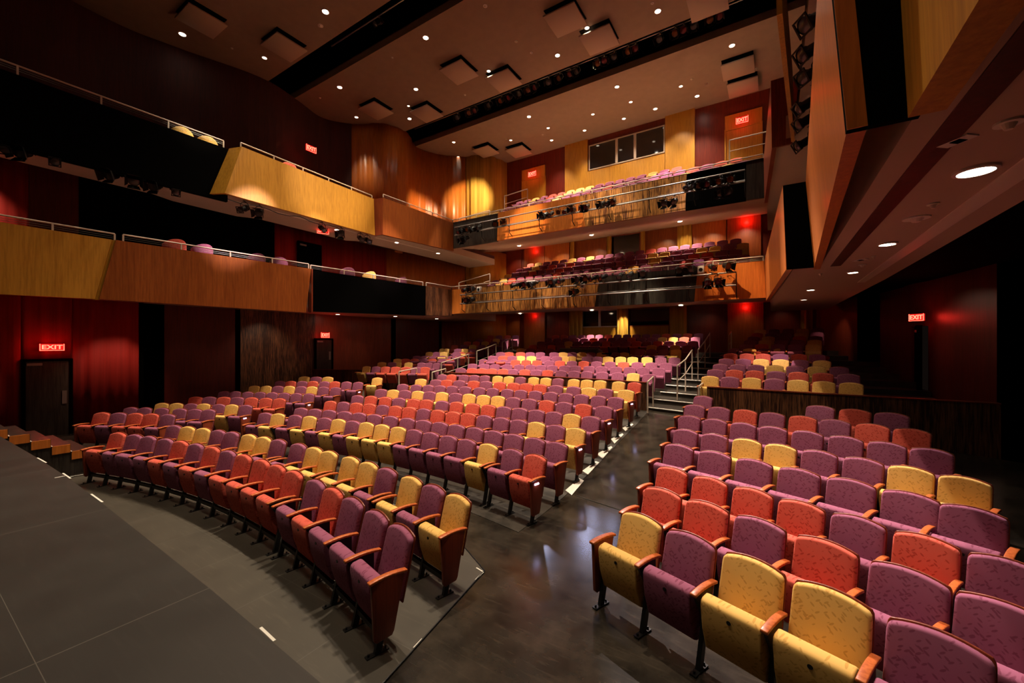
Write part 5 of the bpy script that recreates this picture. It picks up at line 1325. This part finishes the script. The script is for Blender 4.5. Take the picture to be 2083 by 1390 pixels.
def stage_spot(loc, aim, label, group, kind='body', lens='clear', up=1, s=1.0):
    """loc: where the clamp holds; aim: azimuth away from -Y, tilt downwards"""
    az, tl = aim
    t = empty('stage_spotlight', loc, az, label, 'stage spotlight', group); t.scale = (s, s, s)
    dz = -.235 * up
    y = put(SP['yoke'], 'yoke', t, (0, 0, dz), (0 if up > 0 else math.pi, 0, 0)); put(SP['clamp'], 'clamp', t, (0, 0, dz), (0 if up > 0 else math.pi, 0, 0))
    bd = put(SP[kind], 'lamp_body', t, (0, 0, dz), (tl, 0, 0)); put(SP['lens' + kind + lens], 'lens', bd)
    if kind == 'body': put(SP['frame'], 'colour_frame', bd)
    else: put(SP['doors'], 'barn_doors', bd)
    put(SP['cable'], 'cable', bd)
    return t
LN = ['clear', 'amber', 'pink']
# along the balcony pipes
low_u = [949, 961, 1050, 1067, 1085, 1120, 1130, 1142, 1176, 1192, 1210, 1228, 1262, 1283, 1308, 1380, 1408, 1448, 1478]
for i, px in enumerate(low_u):
    stage_spot((pxY(px, PY), PY, Zr(2.50 + (.02))), (rnd.uniform(-.7, .7), rnd.uniform(.2, .5)), 'black stage spotlight, %s from the left standing on the upper balcony pipe' % ORD[i + 1], 'spotlights on the balcony pipes', 'body' if rnd.random() < .6 else 'can', rnd.choice(LN), -1)
for i, px in enumerate([948, 962, 1172, 1440, 1460]):
    stage_spot((pxY(px, PY), PY - .03, Zr(2.47)), (rnd.uniform(-.6, .6), rnd.uniform(.2, .6)), 'black stage spotlight, %s from the left hanging under the upper balcony pipe' % ORD[i + 1], 'spotlights on the balcony pipes', 'can', 'pink' if px > 1400 else 'amber', 1)
gal = [936, 944, 953, 965, 975, 1007, 1026, 1102, 1112, 1122, 1136, 1152, 1166, 1183, 1194, 1226, 1236, 1248, 1394, 1405, 1420, 1438, 1465, 1486]
for i, px in enumerate(gal):
    stage_spot((pxY(px, PY), PY - .03, Zr(5.97)), (rnd.uniform(-.7, .7), rnd.uniform(.2, .6)), 'black stage spotlight, %s from the left hanging from the upper gallery pipe' % (ORD[i + 1] if i + 1 < len(ORD) else 'last'), 'spotlights on the gallery pipes', 'body' if rnd.random() < .5 else 'can', rnd.choice(LN), 1, .92)
for i, px in enumerate([940, 950, 1352, 1372, 1467, 1483]):
    stage_spot((pxY(px, PY), PY - .03, Zr(5.57)), (rnd.uniform(-.6, .6), rnd.uniform(.3, .7)), 'black stage spotlight, %s from the left hanging from the lower gallery pipe' % ORD[i + 1], 'spotlights on the gallery pipes', 'can', 'clear', 1)
# in the second ceiling slot: a pipe with lamps
x0, x1 = -18.0, 1.5; SY = 17.45; SZ = CEIL_Z + .55
t = empty('lighting_pipes', (x0, SY, SZ), 0, 'long lighting pipe inside the second ceiling slot', 'lighting pipes')
b = MB(); b.tube((0, 0, 0), (x1 - x0, 0, 0), .028, 8); b.build('pipe', 'grey_metal', t)
for i in range(9): b = MB(); b.tube(((x1 - x0) * i / 8, 0, 0), ((x1 - x0) * i / 8, 0, 1.4), .014, 6); b.build('hanger', 'black_metal', t)
slot = [931, 955, 967, 996, 1020, 1037, 1057, 1075, 1090, 1116, 1139, 1160, 1174, 1216, 1229, 1250, 1279, 1293, 1343, 1374, 1391, 1412, 1444, 1464]
for i, px in enumerate(slot):
    stage_spot((pxY(px, SY), SY, SZ - .03), (rnd.uniform(-.35, .35), .75), 'stage spotlight, %s from the left in the second ceiling slot' % (ORD[i + 1] if i + 1 < len(ORD) else 'last'), 'spotlights in the ceiling slot', 'can', LN[(i * 7) % 3], 1, 1.05)
t = empty('lighting_pipes', (-16, 10.65, CEIL_Z + .53), 0, 'lighting pipe inside the first ceiling slot', 'lighting pipes')
b = MB(); b.tube((0, 0, 0), (17, 0, 0), .028, 8); b.build('pipe', 'grey_metal', t)
for i in range(7): b = MB(); b.tube((17 * i / 6, 0, 0), (17 * i / 6, 0, 1.42), .014, 6); b.build('hanger', 'black_metal', t)
for px, py, lb in ((788, 68, 'white bracket lamp inside the first ceiling slot'), (897, 5, 'white bracket lamp at the top of the first ceiling slot')):
    q = atZ(px, py, CEIL_Z + .1); stage_spot((q.x, 10.65, CEIL_Z + .5), (0, .8), lb, 'spotlights in the first slot', 'body', 'clear', 1, 1.0)
# under the left gallery and the right gallery
lft = [(25, 300, 'first'), (48, 308, 'second'), (113, 328, 'third'), (228, 362, 'fourth'), (272, 373, 'fifth'), (316, 383, 'sixth'), (357, 394, 'seventh'), (497, 415, 'eighth'), (528, 425, 'ninth'), (655, 464, 'tenth'), (694, 478, 'eleventh'), (733, 485, 'twelfth'), (747, 490, 'thirteenth')]
for px, py, od in lft:
    q = atX(px, py - 10, -15.35); stage_spot((-15.35, q.y, Zr(4.93)), (1.0 + rnd.uniform(-.4, .4), .45), 'black stage spotlight, %s from the left under the left gallery front' % od, 'spotlights under the left gallery', 'body' if px % 2 else 'can', 'clear', 1, 1.1)
b = MB(); t = empty('lighting_cable', (-15.3, 6.0, Zr(4.9)), 0, 'black cable drooping under the yellow left gallery front', 'cable')
pp = [(0.1, .4 * k, -.02 - .12 * abs(math.sin(k * .9))) for k in range(12)]; b.path(pp, .014, 6); b.build('cable', 'black_metal', t)
rgt = [(7.2, 'nearest'), (7.9, 'second'), (8.6, 'third'), (9.6, 'fourth'), (10.3, 'fifth'), (11.4, 'farthest')]
for y, od in rgt:
    stage_spot((.62 + (y - 7) * .03, y, Zr(4.93)), (-1.2 + rnd.uniform(-.3, .3), .5), 'black stage spotlight, %s along the underside of the right gallery' % od, 'spotlights under the right gallery', 'body', 'clear', 1, 1.25)
# white speakers on the balcony front
for px, py, lb in ((975, 589, 'small white loudspeaker at the left of the rear balcony front'), (1426, 549, 'small white loudspeaker on the orange part of the rear balcony front'), (1186, 580, 'small white box on the rear balcony pipe')):
    q = atY(px, py, FY - .30); t = empty('loudspeaker', tuple(q), 0, lb, 'loudspeaker', 'small white loudspeakers')
    s = .11
    b = MB(); b.box((-s, -.08, -s * 1.2), (s, .08, s * 1.2)); c = b.build('cabinet', 'white_plastic', t); bevel_mesh(c.data, .02, 2)
    b = MB(); b.tube((0, -.081, -.01), (0, -.09, -.01), s * .62, 16); b.build('cone', 'black_metal', t)
    b = MB(); b.tube((0, .08, 0), (0, .22, 0), .012, 6); b.build('bracket', 'black_metal', t)
b = MB(); q = atY(1083, 575, FY - .5); t = empty('projector', tuple(q), 0, 'white topped projector on the rear balcony pipe', 'projector')
b.box((-.22, -.16, -.06), (.22, .16, .02)); b.build('case', 'black_metal', t); b = MB(); b.box((-.22, -.16, .02), (.22, .16, .08)); b.build('top_cover', 'white_plastic', t); b = MB(); b.tube((.08, -.16, -.02), (.08, -.20, -.02), .035, 12); b.build('lens', 'lens_clear', t); b = MB(); b.tube((0, 0, -.06), (0, .05, -.24), .02, 6); b.build('stand', 'black_metal', t)
# bright blue-white lamps that the polished aisle mirrors
for k, (px, z, pw) in enumerate(((1102, 3.25, 120), (1192, 2.7, 80), (1232, 2.7, 60))):
    x = pxY(px, PY - .2)
    spot('follow_spot_lamp', (x, PY - .2, Zr(z) - .3), pw, (-1.0, 3.0, 1.5), 26, .6, (.62, .66, 1.0), .10)

# side stage steps --------------------------------------------------------------
t = empty('stage_steps', (-12.5, 1.25, 0), 0, 'wooden steps from the stage down to the floor at the far left', 'steps')
for i, (y, z) in enumerate(((1.15, -1.66), (1.43, -1.80), (1.71, -1.96), (1.99, -2.12), (2.27, -2.28))):
    z = Zr(z); b = MB(); b.box((-1.6, y - 1.25, 0), (-.03, y - 1.25 + .28, z)); b.build('step', 'charcoal_veneer', t)
    b = MB(); b.box((-.03, y - 1.25 + .01, z - .17), (0, y - 1.25 + .27, z)); b.build('side_board', 'orange_veneer', t)
    b = MB(); b.box((-1.6, y - 1.25, z), (0.005, y - 1.25 + .02, z + .008)); b.build('nosing', 'rail_paint', t)
# mixing position at the back of the stalls
px0, px1 = 1128, 1246
x0, x1 = pxY(px0, 18.2), pxY(px1, 18.2)
zf = Zr(D_H[4] - CH)
t = empty('mixing_desk', ((x0 + x1) / 2, 18.35, zf), 0, 'grey mixing desk on a black table behind the centre rows', 'mixing desk')
L = (x1 - x0) / 2; H = Zr(-.42) - zf
b = MB(); b.box((-L, -.3, H - .06), (L, .45, H)); b.build('table_top', 'black_paint', t)
for x in (-L + .1, L - .1): b = MB(); b.box((x - .03, -.25, 0), (x + .03, .4, H - .06)); b.build('table_leg', 'black_metal', t)
b = MB(); b.hexa([(-L * .8, -.2, H), (L * .55, -.2, H), (L * .55, .4, H), (-L * .8, .4, H)], [(-L * .8, -.2, H + .22), (L * .55, -.2, H + .22), (L * .55, .4, H + .10), (-L * .8, .4, H + .10)])
d = b.build('console', 'console_grey', t); bevel_mesh(d.data, .015, 1)
b = MB()
for i in range(24): x = -L * .76 + i * L * 1.28 / 24; b.box((x, -.215, H + .06), (x + .03, -.2, H + .16))
b.build('rear_sockets', 'black_metal', t)
